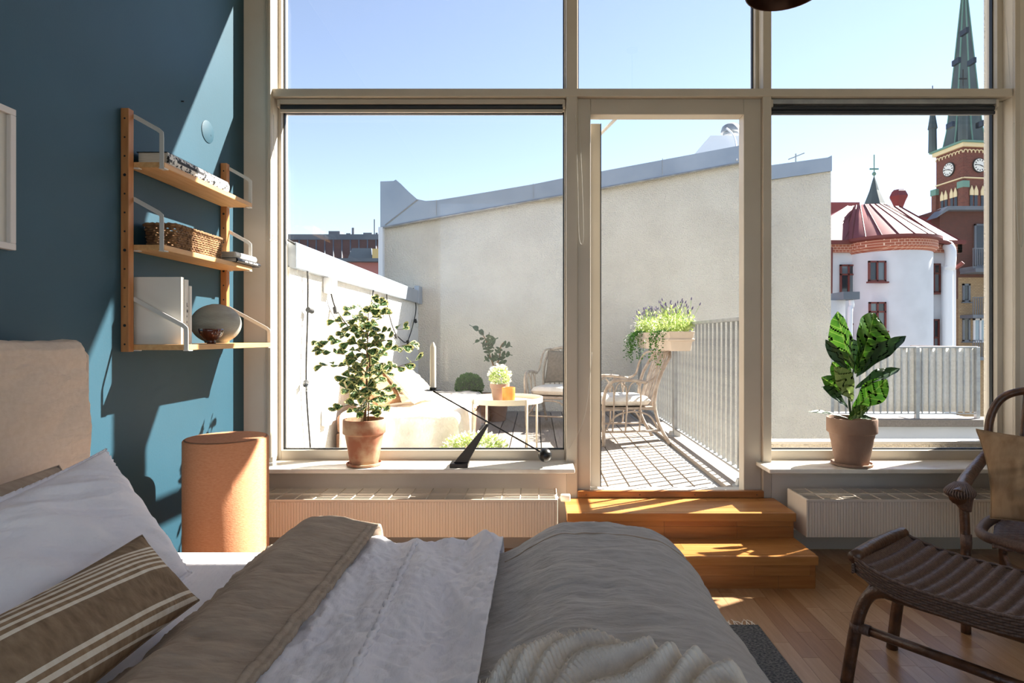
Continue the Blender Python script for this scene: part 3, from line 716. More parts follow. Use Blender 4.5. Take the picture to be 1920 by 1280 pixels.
# pillows
def pillow(name, label, mname, TL, TR, BR, BL, thick, seed, n=56, wamp=1., flange=0, group=None, p_in=.06, cat='pillow', stripes=None):
    TL, TR, BR, BL = map(Vector, (TL, TR, BR, BL))
    nrm = ((TR - TL).cross(BL - TL)).normalized()
    if nrm.dot(Vector((1, -.6, .6))) < 0: nrm = -nrm
    c = (TL + TR + BR + BL) / 4
    def face(sg):
        def fn(u, v):
            a, b_ = 2 * u - 1, 2 * v - 1
            k = 1 - p_in * (1 - b_ * b_) ; k2 = 1 - p_in * (1 - a * a)
            uu = .5 + a * k / 2; vv = .5 + b_ * k2 / 2
            p = (TL * (1 - uu) + TR * uu) * (1 - vv) + (BL * (1 - uu) + BR * uu) * vv
            e = max(0, (1 - abs(a) ** 2.6)) ** .55 * max(0, (1 - abs(b_) ** 2.6)) ** .55
            q = (p - c)
            wv = wamp * (.016 * nz(q.x * 6 + seed, q.y * 6 + q.z * 5, seed) - .022 * (abs(nz(q.y * 5 + q.z * 11 + seed, q.x * 6 - q.z * 4, seed + 3)) - .2) - .010 * abs(nz(q.y * 11 + q.z * 22, q.x * 12 - q.z * 8, seed)) + .003 * nz(q.y * 26 + q.z * 30, q.x * 26 - q.z * 14, seed))
            dr = e * (thick * (.9 + .1 * b_) + wv)
            return p + nrm * dr * sg
        return fn
    m = MB()
    if stripes: m.cur = 0
    m.grid(face(1), n, n); m.grid(face(-1), n, n)
    t = thing(name, label, cat, tuple(c), group=group)
    o = m.build('cover', mname, t, smooth=True)
    bm = bmesh.new(); bm.from_mesh(o.data); bmesh.ops.remove_doubles(bm, verts=bm.verts, dist=.0006); bmesh.ops.recalc_face_normals(bm, faces=bm.faces); bm.to_mesh(o.data); bm.free()
    f1 = face(1); edge = []
    for i in range(n): edge.append(f1(i / (n - 1), 0))
    for i in range(n): edge.append(f1(1, i / (n - 1)))
    for i in range(n): edge.append(f1(1 - i / (n - 1), 1))
    for i in range(n): edge.append(f1(0, 1 - i / (n - 1)))
    if flange:
        m = MB(); vs = []
        for i, p in enumerate(edge):
            d_ = (p - c); d_ -= nrm * d_.dot(nrm); d_.normalize()
            vs += [p - d_ * .004, p + d_ * flange * (1 + .06 * math.sin(i * 1.7)) + nrm * .003 * math.sin(i * 2.3)]
        k = len(edge); m.add(vs, [(2 * i, 2 * i + 1, (2 * i + 3) % (2 * k), (2 * i + 2) % (2 * k)) for i in range(k)])
        m.build('flange', mname, t, smooth=True, solid=.002)
    else:
        MB().tube(edge[::2], .0028, 5, closed=True).build('seam', mname, t, smooth=True)
    return t
pillow('pillow', 'taupe linen pillow behind the white one', 'linen_taupe', (-1.48, 1.10, .85), (-1.50, 1.885, .862), (-1.25, 1.88, .57), (-1.20, 1.05, .57), .07, 3, p_in=.05)
pillow('pillow', 'large white linen pillow with a flanged edge', 'linen_white', (-1.30, 1.22, .84), (-1.45, 2.02, .885), (-1.06, 1.83, .548), (-.98, 1.0, .548), .092, 5, wamp=1.7, n=90, flange=.014, p_in=.05)
# striped cushion: material slots run in bands across its height
def stripe_mat():
    m = bpy.data.materials.new('striped_linen'); m.use_nodes = True; MATS['striped_linen'] = m
    T = m.node_tree; N = T.nodes; L = T.links; b_ = N['Principled BSDF']; b_.inputs['Roughness'].default_value = .95; b_.inputs['Specular IOR Level'].default_value = .1
    at = N.new('ShaderNodeAttribute'); at.attribute_name = 'band'
    r = N.new('ShaderNodeValToRGB'); r.color_ramp.interpolation = 'CONSTANT'; e = r.color_ramp.elements
    br, cr = lin((156, 130, 102)), lin((232, 220, 200)); dk = lin((144, 122, 98))
    e[0].position = 0; e[0].color = dk; e[1].position = .03; e[1].color = cr
    for p_, c_ in ((.055, br), (.075, cr), (.10, br), (.125, cr), (.15, br), (.18, cr), (.21, br), (.245, cr), (.27, br), (.31, cr), (.345, dk), (.70, cr), (.745, br), (.79, cr), (.84, br), (.90, cr), (.925, br)):
        q = e.new(p_); q.color = c_
    L.new(at.outputs['Fac'], r.inputs[0])
    tc = N.new('ShaderNodeTexCoord'); mp = N.new('ShaderNodeMapping'); mp.inputs['Scale'].default_value = (30, 70, 30); L.new(tc.outputs['Object'], mp.inputs[0])
    n = N.new('ShaderNodeTexNoise'); n.inputs['Scale'].default_value = 1; n.inputs['Detail'].default_value = 6; L.new(mp.outputs[0], n.inputs['Vector'])
    mx = N.new('ShaderNodeMix'); mx.data_type = 'RGBA'; mx.blend_type = 'SOFT_LIGHT'; mx.inputs['Factor'].default_value = .8
    L.new(r.outputs[0], mx.inputs['A']); L.new(n.outputs[0], mx.inputs['B']); L.new(mx.outputs['Result'], b_.inputs['Base Color'])
    bp = N.new('ShaderNodeBump'); bp.inputs['Strength'].default_value = .7; bp.inputs['Distance'].default_value = .004; L.new(n.outputs[0], bp.inputs['Height']); L.new(bp.outputs[0], b_.inputs['Normal'])
stripe_mat()
cush = dict(TL=(-1.0, 1.02, .745), TR=(-1.035, 1.575, .745), BR=(-.885, 1.575, .575), BL=(-.87, .98, .575))
t1 = pillow('cushion', 'brown and cream striped lumbar cushion leaning on the white pillow', 'striped_linen', thick=.066, seed=9, wamp=.6, p_in=.05, cat='cushion', n=64, **cush)
for o in t1.children:
    me = o.data; at = me.attributes.new('band', 'FLOAT', 'POINT')
    top = (Vector(cush['TL']) + Vector(cush['TR'])) / 2; bot = (Vector(cush['BL']) + Vector(cush['BR'])) / 2; ax = bot - top; c_ = OFF[o]
    at.data.foreach_set('value', [min(1, max(0, (Vector(v.co) + c_ - top).dot(ax) / ax.length_squared)) for v in me.vertices])
# throw with fringe
def thr(u, v):
    a = u * 2 - 1; x = .13 + a * .26; y = .74 + v * .5
    far = 1.15 + .035 * math.sin(u * 5 + .5) - .10 * abs(a) ** 3 + .02 * nz(u * 6, 3, 1)
    y = .70 + v * (far - .70)
    wx = x + .05 * nz(x * 6, y * 6, 3); wy = y + .05 * nz(x * 7, y * 5, 8)
    fold_ = .5 + .5 * math.sin((wx * .75 - wy * 1.0) * 105 + 3 * nz(x * 5, y * 5, 2))
    big = .5 + .5 * nz(x * 7 + 3, y * 8, 6)
    e = ss(0, .12, u) * ss(0, .12, 1 - u) * ss(0, .10, 1 - v)
    z = zt_grey(x, y) + .012 + e * (.012 + .040 * big + .026 * fold_) + .0035 * math.sin((wx + wy) * 420) * e
    # raised curl at the left end
    z += .04 * math.exp(-((x + .03) / .07) ** 2 - ((y - 1.07) / .06) ** 2)
    return (x, y, z)
t1 = thing('throw_blanket', 'crumpled pale gauze throw with fringe on the grey duvet', 'throw', (.13, 1.0, .64))
MB().grid(thr, 190, 150).build('cloth', 'gauze', t1, smooth=True, solid=.004)
m = MB()
for i in range(260):
    if i < 150: u, v = random.uniform(.0, .42), 1.0 - random.random() * .01
    else: u, v = random.random() * .012, random.uniform(.3, 1)
    p = Vector(thr(u, v)); d_ = Vector((random.uniform(-.4, .2), .7, .55)) if i < 150 else Vector((-.7, random.uniform(-.2, .4), .3))
    L = random.uniform(.03, .05); d_ = d_.normalized() * L
    m.tube([p - d_ * .3, p + d_ * .5 + Vector((random.uniform(-.004, .004), 0, .003)), p + d_ + Vector((random.uniform(-.006, .006), 0, -.006))], [.0022, .0018, .0008], 4)
m.build('fringe', 'gauze', t1, kind='stuff')
# ================================================================== things on the sills
ZSI = .514
def pot(t, c, r, h, m_, soil=True):
    c = Vector(c); rb = r * .66
    MB().lathe([(rb * 1.12, 0), (rb * 1.25, .004), (rb * 1.27, .016), (rb * 1.2, .018), (rb * 1.14, .009), (.001, .008)], c, 48).build('saucer', m_, t, smooth='auto')
    z0 = .009
    p = [(rb * .96, z0), (rb, z0 + .004), (r * .90, z0 + h * .66), (r * .915, z0 + h * .665), (r * .99, z0 + h * .69), (r, z0 + h * .70), (r * 1.0, z0 + h - .006), (r * .985, z0 + h), (r * .93, z0 + h), (r * .915, z0 + h - .006), (r * .88, z0 + h - .035)]
    MB().lathe(p, c, 48).build('pot', m_, t, smooth='auto')
    MB().lathe([(r * .90, z0 + h - .034), (r * .5, z0 + h - .026), (.001, z0 + h - .024)], c, 24).build('soil', 'soil', t, smooth=True)
    return c + Vector((0, 0, z0 + h - .026))
def leaf_mesh(name, mats, prof, L, W, fold_=.25, curl=.2, n=7, rim=None, parent=None, wave=0, veins=False):
    "leaf along +Y, face up +Z; prof(t) gives half width 0..1"
    m = MB(); rows = []
    cols = (-1, -.72, -.36, 0, .36, .72, 1)
    for i in range(n + 1):
        t_ = i / n; hw = prof(t_) * W / 2; y = L * t_; zc = -curl * L * t_ * t_
        rows.append([(c * hw, y, zc + abs(c) * hw * fold_ + wave * math.sin(t_ * 17 + c * 2) * abs(c) ** 2 * hw) for c in cols])
    vs = [p for r_ in rows for p in r_]; k = len(cols)
    for i in range(n):
        for j in range(k - 1):
            m.cur = 1 if (rim and (j in (0, k - 2) or i == n - 1)) else 0
            o = len(m.v); m.add([vs[i * k + j], vs[i * k + j + 1], vs[(i + 1) * k + j + 1], vs[(i + 1) * k + j]], [(0, 1, 2, 3)])
    if veins:
        m.cur = 0
        mid = [(0, L * i / 8, -curl * L * (i / 8) ** 2 - .0012) for i in range(9)]; m.tube(mid, [.0022 - .0016 * i / 8 for i in range(9)], 5)
        for q in ():
            t_ = q / 6.5
            for sg in (-1, 1):
                pts = []
                for i in range(5):
                    f_ = i / 4; tt = min(.97, t_ + .13 * f_); hw = prof(tt) * W / 2; c = sg * f_ * .93
                    pts.append((c * hw, L * tt, -curl * L * tt * tt + abs(c) * hw * fold_ + wave * math.sin(tt * 17 + c * 2) * abs(c) ** 2 * hw - .0008))
                m.tube(pts, [.0008, .0007, .0006, .0005, .0003], 4)
    o = m.build(name, mats, None, smooth=True)
    if parent: o.parent = parent; OFF[o] = OFF[parent]
    bm = bmesh.new(); bm.from_mesh(o.data); bmesh.ops.remove_doubles(bm, verts=bm.verts, dist=1e-5); bm.to_mesh(o.data); bm.free()
    return o
def frame_m(base, tip, up, L):
    base, tip, up = Vector(base), Vector(tip), Vector(up); y = (tip - base); s_ = y.length / L; y.normalize()
    z = up - y * up.dot(y); z = z.normalized() if z.length > 1e-4 else y.orthogonal().normalized(); x = y.cross(z)
    M = Matrix((x, y, z)).transposed().to_4x4(); return Matrix.Translation(base) @ M @ Matrix.Diagonal((s_, s_, s_, 1))
# ---- variegated ficus
c = Vector(((683 - VX) * 3.53 / F, 3.53, ZSI)); t = thing('potted_ficus', 'variegated small-leaved ficus tree in a worn terracotta pot', 'potted plant', c)
top = pot(t, c, .122, .262, 'terracotta_worn')
rnd = random.Random(11)
tz = top.z; trunk = smoothpath([top, top + Vector((.012, .0, .14)), top + Vector((.012, .01, .30)), top + Vector((.02, 0, .50)), top + Vector((.024, 0, .69))], 8)
MB().tube(trunk, [.009 - .007 * i / (len(trunk) - 1) for i in range(len(trunk))], 8).build('trunk', 'bark', t, smooth=True)
MB().tube(smoothpath([top + Vector((.02, .008, 0)), top + Vector((.026, .01, .2)), top + Vector((.03, .01, .4))], 6), .004, 6).build('trunk', 'bark', t, smooth=True)
tri = lambda q: max(.02, (q ** .8) * (1 - max(0, q - .72) * 2.6)) if q < 1 else .3
LP = leaf_mesh('leaf', ['leaf_ficus', 'leaf_cream'], lambda q: .06 + .94 * math.sin(min(1, q ** 1.35 * 1.12) * math.pi * .62) if q < .97 else .72, .05, .044, .2, .25, 6, rim=True, parent=t)
first = True; nleaf = 0
def put_leaf(base, d, up):
    global first, nleaf
    L = rnd.uniform(.7, 1.45) * .05; M = frame_m(base - c, base - c + d.normalized() * L, up, .05)
    if first: LP.matrix_local = M; first = False
    else: inst(LP, 'leaf', M, t)
    nleaf += 1
brs = []
for i in range(40):
    f_ = .10 + .88 * (i / 39) ** .9; h_ = f_ * .69; base = trunk[min(len(trunk) - 1, int(f_ * (len(trunk) - 1)))]
    a = i * 2.4 + rnd.uniform(-.3, .3)
    rad = (.13 if f_ < .16 else .245 * math.sin(math.pi * min(1, (f_ - .02) / 1.03)) ** .7 + .04) * rnd.uniform(.45, 1.08)
    d_ = Vector((math.cos(a), math.sin(a) * .62, rnd.uniform(.1, .45) if f_ > .4 else rnd.uniform(-.1, .3)))
    if base.y + d_.y * rad > 3.64: d_.y = (3.64 - base.y) / rad
    pts = smoothpath([base, base + d_ * rad * .5 + Vector((0, 0, .015)), base + d_ * rad], 4)
    brs.append(pts); MB().tube(pts, [.0028 - .0018 * k / (len(pts) - 1) for k in range(len(pts))], 5).build('branch', 'bark', t, smooth=True)
    nl = 5 if rad < .12 else 8
    for k in range(nl):
        q = .15 + .85 * (k + 1) / nl; p = pts[min(len(pts) - 1, int(q * (len(pts) - 1)))]
        dd = Vector((rnd.uniform(-1, 1), rnd.uniform(-.8, .5), rnd.uniform(-.7, .6))) + d_ * .8
        if p.y + dd.normalized().y * .05 > 3.66: dd.y = -abs(dd.y)
        put_leaf(p, dd, Vector((rnd.uniform(-.6, .6), -.7 + rnd.uniform(-.4, .4), .7)))
# ---- fiddle-leaf fig
YF = 3.53; c = Vector(((1597 - VX) * YF / F, YF, ZSI)); t = thing('fiddle_leaf_fig', 'fiddle-leaf fig with large glossy leaves in a terracotta pot', 'potted plant', c)
top = pot(t, c, .136, .27, 'terracotta_grey')
st = smoothpath([top, P(1592, 745, YF), P(1598, 705, YF), P(1606, 672, YF)], 6)
MB().tube(st, [.008 - .005 * i / (len(st) - 1) for i in range(len(st))], 8).build('stem', 'leaf_dark', t, smooth=True)
fid = lambda q: .04 + .96 * (math.sin(min(1, q * 1.02) * math.pi) ** .55) * (.52 + .48 * ss(.2, .62, q)) * (1 if q < .9 else 1 - (q - .9) * 3.2)
LF = [  # base px, tip px, dy of tip, width m, up vector, material
 ((1607, 690), (1652, 586), .05, .27, (.35, -1, .15), 'leaf_fiddle'), ((1600, 692), (1560, 588), .02, .17, (-.9, -.25, .4), 'leaf_fiddle'),
 ((1606, 706), (1692, 620), -.03, .13, (-.7, -.5, .7), 'leaf_dark'), ((1590, 697), (1549, 640), -.02, .07, (-.8, -.6, .6), 'leaf_dark'),
 ((1604, 728), (1685, 682), -.03, .10, (-.4, -.55, .9), 'leaf_dark'), ((1598, 768), (1666, 712), -.06, .15, (.35, -.9, .6), 'leaf_fiddle'),
 ((1598, 752), (1574, 690), -.10, .15, (.35, -1, .1), 'leaf_under'), ((1590, 742), (1545, 706), .0, .11, (-.2, -1, .5), 'leaf_fiddle'),
 ((1590, 765), (1550, 722), -.07, .10, (.5, -.8, .6), 'leaf_dark'), ((1590, 784), (1519, 762), -.04, .055, (0, -.3, 1), 'leaf_dark'),
 ((1591, 786), (1622, 762), -.11, .075, (-.3, -.9, .5), 'leaf_fiddle'), ((1597, 778), (1632, 754), -.02, .07, (-.2, -.8, .7), 'leaf_dark'),
 ((1598, 725), (1562, 678), .04, .12, (-.4, -.9, .3), 'leaf_fiddle'), ((1603, 700), (1648, 618), .07, .16, (-.2, -1, .2), 'leaf_fiddle'),
 ((1602, 782), (1634, 782), -.07, .05, (0, -.6, .9), 'leaf_dark'), ((1600, 690), (1592, 632), .06, .13, (-.6, -.8, .2), 'leaf_dark')]
for (bx, by), (tx, ty), dy, wd, up, mm in LF:
    bpt = P(bx, by, YF); tp = P(tx, ty, YF); tp.y += dy; sc_ = (tp.y) / YF
    tp.x *= sc_; tp.z = H + (tp.z - H) * sc_; L = (tp - bpt).length
    o = leaf_mesh('leaf', [mm, 'leaf_vein'], fid, L, wd, .30, .14, 18, parent=t, wave=.07, veins=True)
    o.matrix_local = frame_m(bpt - c, tp - c, up, L)
# ---- candle holder
YK = 3.50
def K(x, y, Y=YK): return P(x, y, Y)
t = thing('candle_holder', 'black balancing candle holder with rod, ball and wedge foot', 'candle holder', (K(865, 872).x, YK, ZSI))
xb = K(862, 0).x
MB().box(K(845, 0).x, K(879, 0).x, YK - .05, YK + .05, ZSI, ZSI + .022).build('base', 'black_metal', t, bevel=.002)
pz = [(K(851, 0).x, ZSI + .022), (K(878, 0).x, ZSI + .022), (K(917, 795).x, K(0, 795).z), (K(911, 795).x, K(0, 795).z)]
MB().ext([(a, YK - .016, b_) for a, b_ in pz], (0, .032, 0)).build('wedge', 'black_metal', t, bevel=.002)
a, b_ = K(812, 733, YK - .024), K(1012, 846, YK - .024)
MB().tube([a, b_], .0045, 10).build('rod', 'black_metal', t, smooth=True)
MB().ball(K(1022, 853, YK - .024), .040, 28, 16).build('ball', 'black_metal', t, smooth=True)
MB().tube([K(911, 789, YK - .03), K(911, 789, YK + .016)], .007, 10).build('pivot', 'black_metal', t, smooth='auto')
dz = K(812, 731, YK - .024)
MB().lathe([(.001, -.004), (.05, -.003), (.052, 0), (.05, .001), (.021, .0), (.021, .016), (.018, .016), (.017, .002), (.001, .002)], dz, 32).build('drip_dish', 'black_metal', t, smooth='auto')
cb = dz + Vector((0, 0, .0025)); hc = (725 - 640) * YK / F + .01
t1 = thing('candle', 'tall white taper candle in the black holder', 'candle', cb)
MB().lathe([(.0155, 0), (.0175, .002), (.0168, hc - .03), (.015, hc - .022), (.0085, hc - .008), (.0035, hc)], cb, 24).build('wax', 'wax', t1, smooth='auto')
MB().tube([cb + Vector((0, 0, hc - .002)), cb + Vector((.001, 0, hc + .008))], .0012, 6).build('wick', 'cord_white', t1)

# ================================================================== rattan footstool
D1 = Vector((.62, -.785, 0)).normalized(); ang = math.atan2(D1.y, D1.x)
t = thing('footstool', 'dark rattan footstool with ribbed woven seat', 'footstool', (1.506, 2.048, 0), ang, local=True)
SL, SW = .31, .235
def seat_z(x, y):
    a = x / SL; return .425 + .05 * abs(a) ** 3 - .012 * (1 - (y / SW) ** 2)
def outline(x):  # half width along the length, rounded ends
    return SW * (1 - .10 * abs(x / SL) ** 4)
def seat(u, v):
    x = (u * 2 - 1) * (SL - .01); y = (v * 2 - 1) * (outline(x) - .008)
    e = math.sin(x * 2 * math.pi / .044)
    z = seat_z(x, y) + .006 * (abs(e) ** .7 * (1 if e > 0 else -1)) * ss(1, .9, abs(x) / SL) + .0016 * math.sin(y * 520 + (math.pi if e > 0 else 0))
    return (x, y, z)
MB().grid(seat, 190, 120).build('seat_weave', 'rattan_weave', t, smooth=True, solid=.008)
for sg in (-1, 1):      # woven edge courses along both long sides and round the ends
    for q in range(7):
        pts = []
        for i in range(61):
            x = -SL + 2 * SL * i / 60; y = sg * (outline(x) + .004 - .0025 * q + .0035 * math.sin(i * 1.57 + q * math.pi))
            pts.append((x, y, seat_z(x, y) + .004 - .0095 * q))
        MB().tube(pts, .0055, 6).build('edge_course', 'rattan_weave', t, smooth=True)
    x = sg * SL; pts = [(x + sg * .01 * math.cos(math.pi * (j / 12 - .5)), -SW * .92 + 2 * SW * .92 * j / 12, seat_z(SL, 0) + .012) for j in range(13)]
    MB().tube(pts, .023, 12).build('end_roll', 'rattan_dark', t, smooth=True)
    for q in range(5): MB().tube([(p[0] + sg * .006, p[1], p[2] - .02 - .009 * q) for p in pts], .0055, 6).build('edge_course', 'rattan_weave', t, smooth=True)
for sg in (-1, 1):      # U frames
    y = sg * .17; f_ = [(-.345, sg * .20, 0), (-.315, sg * .187, .22), (-.285, y, .325), (-.235, y, .362), (-.17, y, .362), (.17, y, .362), (.235, y, .362), (.285, y, .325), (.315, sg * .187, .22), (.345, sg * .20, 0)]
    MB().tube(smoothpath(f_, 6), .0215, 12).build('leg_frame', 'rattan_dark', t, smooth=True)
    for ex in (-1, 1): MB().lathe([(.0225, 0), (.0235, .014), (.0225, .028)], (ex * .3145, sg * .187, .20), 12).build('binding', 'rattan_weave', t, smooth=True)
    MB().tube([(-.315, sg * .187, .215), (.315, sg * .187, .215)], .0165, 10).build('stretcher', 'rattan_dark', t, smooth=True)
    for ex in (-1, 1): MB().tube([(ex * .305, sg * .187, .215), (ex * .268, sg * .187, .215)], .0192, 10).build('binding', 'rattan_weave', t, smooth=True)
for ex in (-1, 1):
    MB().tube(smoothpath([(ex * .325, -.193, .14), (ex * .30, -.17, .30), (ex * .275, -.10, .372), (ex * .275, .10, .372), (ex * .30, .17, .30), (ex * .325, .193, .14)], 6), .012, 10).build('end_arch', 'rattan_dark', t, smooth=True)
# ================================================================== rattan armchair (mostly beyond the frame)
fd = Vector((-.69, -.72, 0)).normalized(); ang = math.atan2(fd.y, fd.x)
t = thing('armchair', 'dark rattan armchair with curved arms at right edge', 'armchair', (2.27, 2.54, 0), ang, local=True)
# local: +x faces forward, y: -right ... +left hand of sitter; the photograph shows the y < 0 side
HW = .33
MB().tube(smoothpath([(-.26, -.27, .40), (0, -.30, .405), (.22, -.26, .41), (.30, 0, .415), (.22, .26, .41), (0, .30, .405), (-.26, .27, .40)], 8), .022, 10).build('seat_rim', 'rattan_weave', t, smooth=True)
MB().grid(lambda u, v: (-.27 + u * .55, (v * 2 - 1) * (.27 - .05 * abs(u - .4)), .392 + .004 * math.sin(u * 80) * math.cos(v * 60)), 60, 50).build('seat_weave', 'rattan_weave', t, smooth=True, solid=.012)
for sg in (-1, 1):
    MB().tube(smoothpath([(.275, sg * HW, 0), (.27, sg * HW, .28), (.265, sg * (HW + .005), .45), (.27, sg * (HW + .01), .575)], 5), .019, 10).build('leg', 'rattan_dark', t, smooth=True)
    MB().tube(smoothpath([(-.34, sg * .26, 0), (-.30, sg * .27, .38)], 5), .018, 10).build('leg', 'rattan_dark', t, smooth=True)
    MB().lathe([(.0205, 0), (.022, .03), (.0205, .06)], (.267, sg * HW, .36), 12).build('binding', 'rattan_weave', t, smooth=True)
    arm = smoothpath([(.335, sg * (HW + .02), .588), (.25, sg * (HW + .02), .60), (.05, sg * (HW + .03), .615), (-.18, sg * (HW + .01), .66), (-.30, sg * .29, .74)], 8)
    MB().tube(arm, [.034 - .012 * i / (len(arm) - 1) for i in range(len(arm))], 12).build('arm', 'rattan_dark', t, smooth=True)
    m = MB()
    for i in range(22):       # fan of canes wrapping the arm end
        a = math.pi * (i / 21 - .5) * 1.25
        m.tube(smoothpath([(.267 + .012 * math.cos(a), sg * HW + .015 * math.sin(a), .52), (.28 + .045 * math.cos(a), sg * (HW + .015) + .038 * math.sin(a), .575), (.285 + .07 * math.cos(a), sg * (HW + .02) + .055 * math.sin(a), .604), (.25, sg * (HW + .02) + .02 * math.sin(a), .636)], 4), .0042, 5)
    m.build('arm_fan', 'rattan_weave', t, smooth=True, kind='stuff')
bk = smoothpath([(-.27, -.26, .38), (-.31, -.30, .62), (-.345, -.325, .82), (-.375, -.27, .965), (-.39, -.12, 1.012), (-.39, .12, 1.012), (-.375, .27, .965), (-.345, .325, .82), (-.31, .30, .62), (-.27, .26, .38)], 8)
MB().tube(bk, .019, 10).build('back_arch', 'rattan_dark', t, smooth=True)
MB().grid(lambda u, v: (-.29 - .10 * v - .02 * (1 - (2 * u - 1) ** 2), (2 * u - 1) * (.185 - .01 * v), .40 + v * .59 + .0 * u), 40, 60).build('back_weave', 'rattan_weave', t, smooth=True, solid=.016)
for sg in (-1, 1): MB().tube(smoothpath([(-.28, sg * .19, .38), (-.335, sg * .195, .7), (-.385, sg * .18, .99)], 6), .014, 8).build('back_post', 'rattan_dark', t, smooth=True)
MB().tube(smoothpath([(.27, -HW, .2), (0, -.2, .15), (-.32, -.26, .2)], 5), .012, 8).build('stretcher', 'rattan_dark', t, smooth=True)
MB().tube(smoothpath([(.27, HW, .2), (0, .2, .15), (-.32, .26, .2)], 5), .012, 8).build('stretcher', 'rattan_dark', t, smooth=True)
o = pillow('cushion', 'crinkled brown linen cushion in the rattan armchair', 'linen_brown', (2.075, 2.83, .832), (2.44, 2.47, .83), (2.37, 2.34, .445), (2.06, 2.72, .445), .075, 21, p_in=.09, cat='cushion')
# ================================================================== terrace
ZD = .28; YT = 8.0; XW = -1.57; XRL = 1.37
dk = struct(MB().box(XW, 1.45, 3.83, YT, ZD - .2, ZD - .026).build('floor_terrace', 'deck_0'), 'weathered timber terrace deck')
proto = [MB().box(-.0675, .0675, 3.83, YT, ZD - .026, ZD).build('board', 'deck_%d' % i, dk, bevel=.003, seg=1) for i in range(4)]
usedb = [0] * 4; x = 1.19 - .0715; i = 0
while x > XW - .05:
    k = random.randrange(4); M = Matrix.Translation((x, 0, 0))
    if not usedb[k]: proto[k].matrix_local = M; usedb[k] = 1
    else: inst(proto[k], 'board', M, dk)
    x -= .143
MB().box(1.235, 1.45, 3.83, 5.6, ZD - .02, ZD + .022).build('edge_board', 'deck_3', dk, bevel=.003)
MB().box(1.235, 1.45, 5.605, YT, ZD - .02, ZD + .022).build('edge_board', 'deck_2', dk, bevel=.003)
MB().box(1.195, 1.232, 3.83, YT, ZD - .03, ZD - .008).build('drain_channel', 'galvanised', dk)
struct(MB().box(XW - .3, 1.45, 3.83, YT + .4, -4, ZD - .2).build('wall_terrace_base', 'stucco'))
# left parapet
wl = struct(MB().box(XW - .28, XW, 3.82, YT, ZD - .1, 1.72).build('wall_parapet', 'outdoor_white'), 'sunlit white terrace parapet')
m = MB(); 
m.ext([(XW + .045, 3.82, 1.708), (XW + .045, 3.82, 1.87), (XW - .30, 3.82, 1.90), (XW - .30, 3.82, 1.708)], (0, YT - .06 - 3.82, .0))
m.build('coping', 'zinc', wl, bevel=.004)
MB().box(XW + .0, XW + .06, YT - .25, YT - .03, 1.70, 1.93).build('coping_end', 'zinc', wl, bevel=.006)
# far wall with metal coping
def pw(x, y, Y=YT): return P(x, y, Y)
fw = struct(MB().ext([pw(715, 1400), pw(1420, 1400), pw(1420, 296), pw(1062, 362), pw(715, 424)], (0, .3, 0)).build('wall_far', 'stucco'), 'tall pale stucco wall closing the terrace')
topc = [(1422, 266), (1390, 272), (1127, 321), (1060, 333), (1000, 345), (930, 357), (870, 367), (820, 375), (798, 376.5), (782, 373), (766, 359), (752, 345), (742, 336.5), (738, 339), (713, 340)]
cpb = MB().ext([pw(713, 426, 7.93), pw(1062, 364, 7.93), pw(1422, 298, 7.93)] + [pw(a, b_, 7.93) for a, b_ in topc], (0, .55, 0)).build('coping', 'zinc', fw)
MB().tube([pw(714, 427, 7.92), pw(1062, 365, 7.92), pw(1422, 299, 7.92)], .014, 6).build('drip_edge', 'galvanised', fw)
MB().tube([pw(722, 422, 7.925), pw(783, 374, 7.925)], .008, 5).build('seam', 'galvanised', cpb)
for a, yt, yb in ((820, 376, 406), (1000, 346, 375), (1240, 300, 331)): MB().box(pw(a, 0).x - .003, pw(a, 0).x + .003, 7.922, 7.935, pw(0, yb).z, pw(0, yt).z).build('seam', 'galvanised', cpb)
MB().box(pw(713, 0).x - .0, pw(721, 0).x, 7.90, 8.0, -2, pw(0, 428).z).build('corner_strip', 'pipe_white', fw)
f2 = struct(MB().ext([P(1405, 1400, 8.3), P(1558, 1400, 8.3), P(1558, 319, 8.3), P(1405, 342, 8.3)], (0, .3, 0)).build('wall_far_right', 'stucco'), 'lower pale stucco wall end beyond the railing')
MB().ext([P(1405, 342, 8.26), P(1560, 320, 8.26), P(1560, 291, 8.26), P(1552, 295, 8.26), P(1405, 315, 8.26)], (0, .5, 0)).build('coping', 'zinc', f2)
# rooftop box and steel fan on the far wall
t = thing('roof_vent', 'white rooftop vent box with chrome cowl behind the coping', 'vent', P(1355, 280, 8.7))
MB().ext([P(1302, 290, 8.6), P(1332, 254, 8.6), P(1410, 254, 8.6), P(1410, 290, 8.6)], (0, .5, 0)).build('box', 'pipe_white', t)
vc = P(1370, 254, 8.8); MB().lathe([(.11, 0), (.11, .03), (.14, .04), (.14, .07), (.12, .13), (.08, .16), (.001, .165)], vc, 28).build('cowl', 'galvanised', t, smooth='auto')
MB().tube(smoothpath([P(1362, 240, 8.5), P(1374, 252, 8.5), P(1380, 270, 8.4), P(1382, 300, 7.9)], 5), .012, 6).build('cable', 'pipe_white', t, smooth=True)
t = thing('antenna', 'small antenna on the lower wall coping', 'antenna', P(1493, 302, 8.4))
MB().tube([P(1492, 306, 8.4), P(1492, 288, 8.4)], .01, 6).build('mast', 'galvanised', t); MB().tube([P(1478, 299, 8.4), P(1508, 287, 8.4)], .008, 6).build('boom', 'galvanised', t)
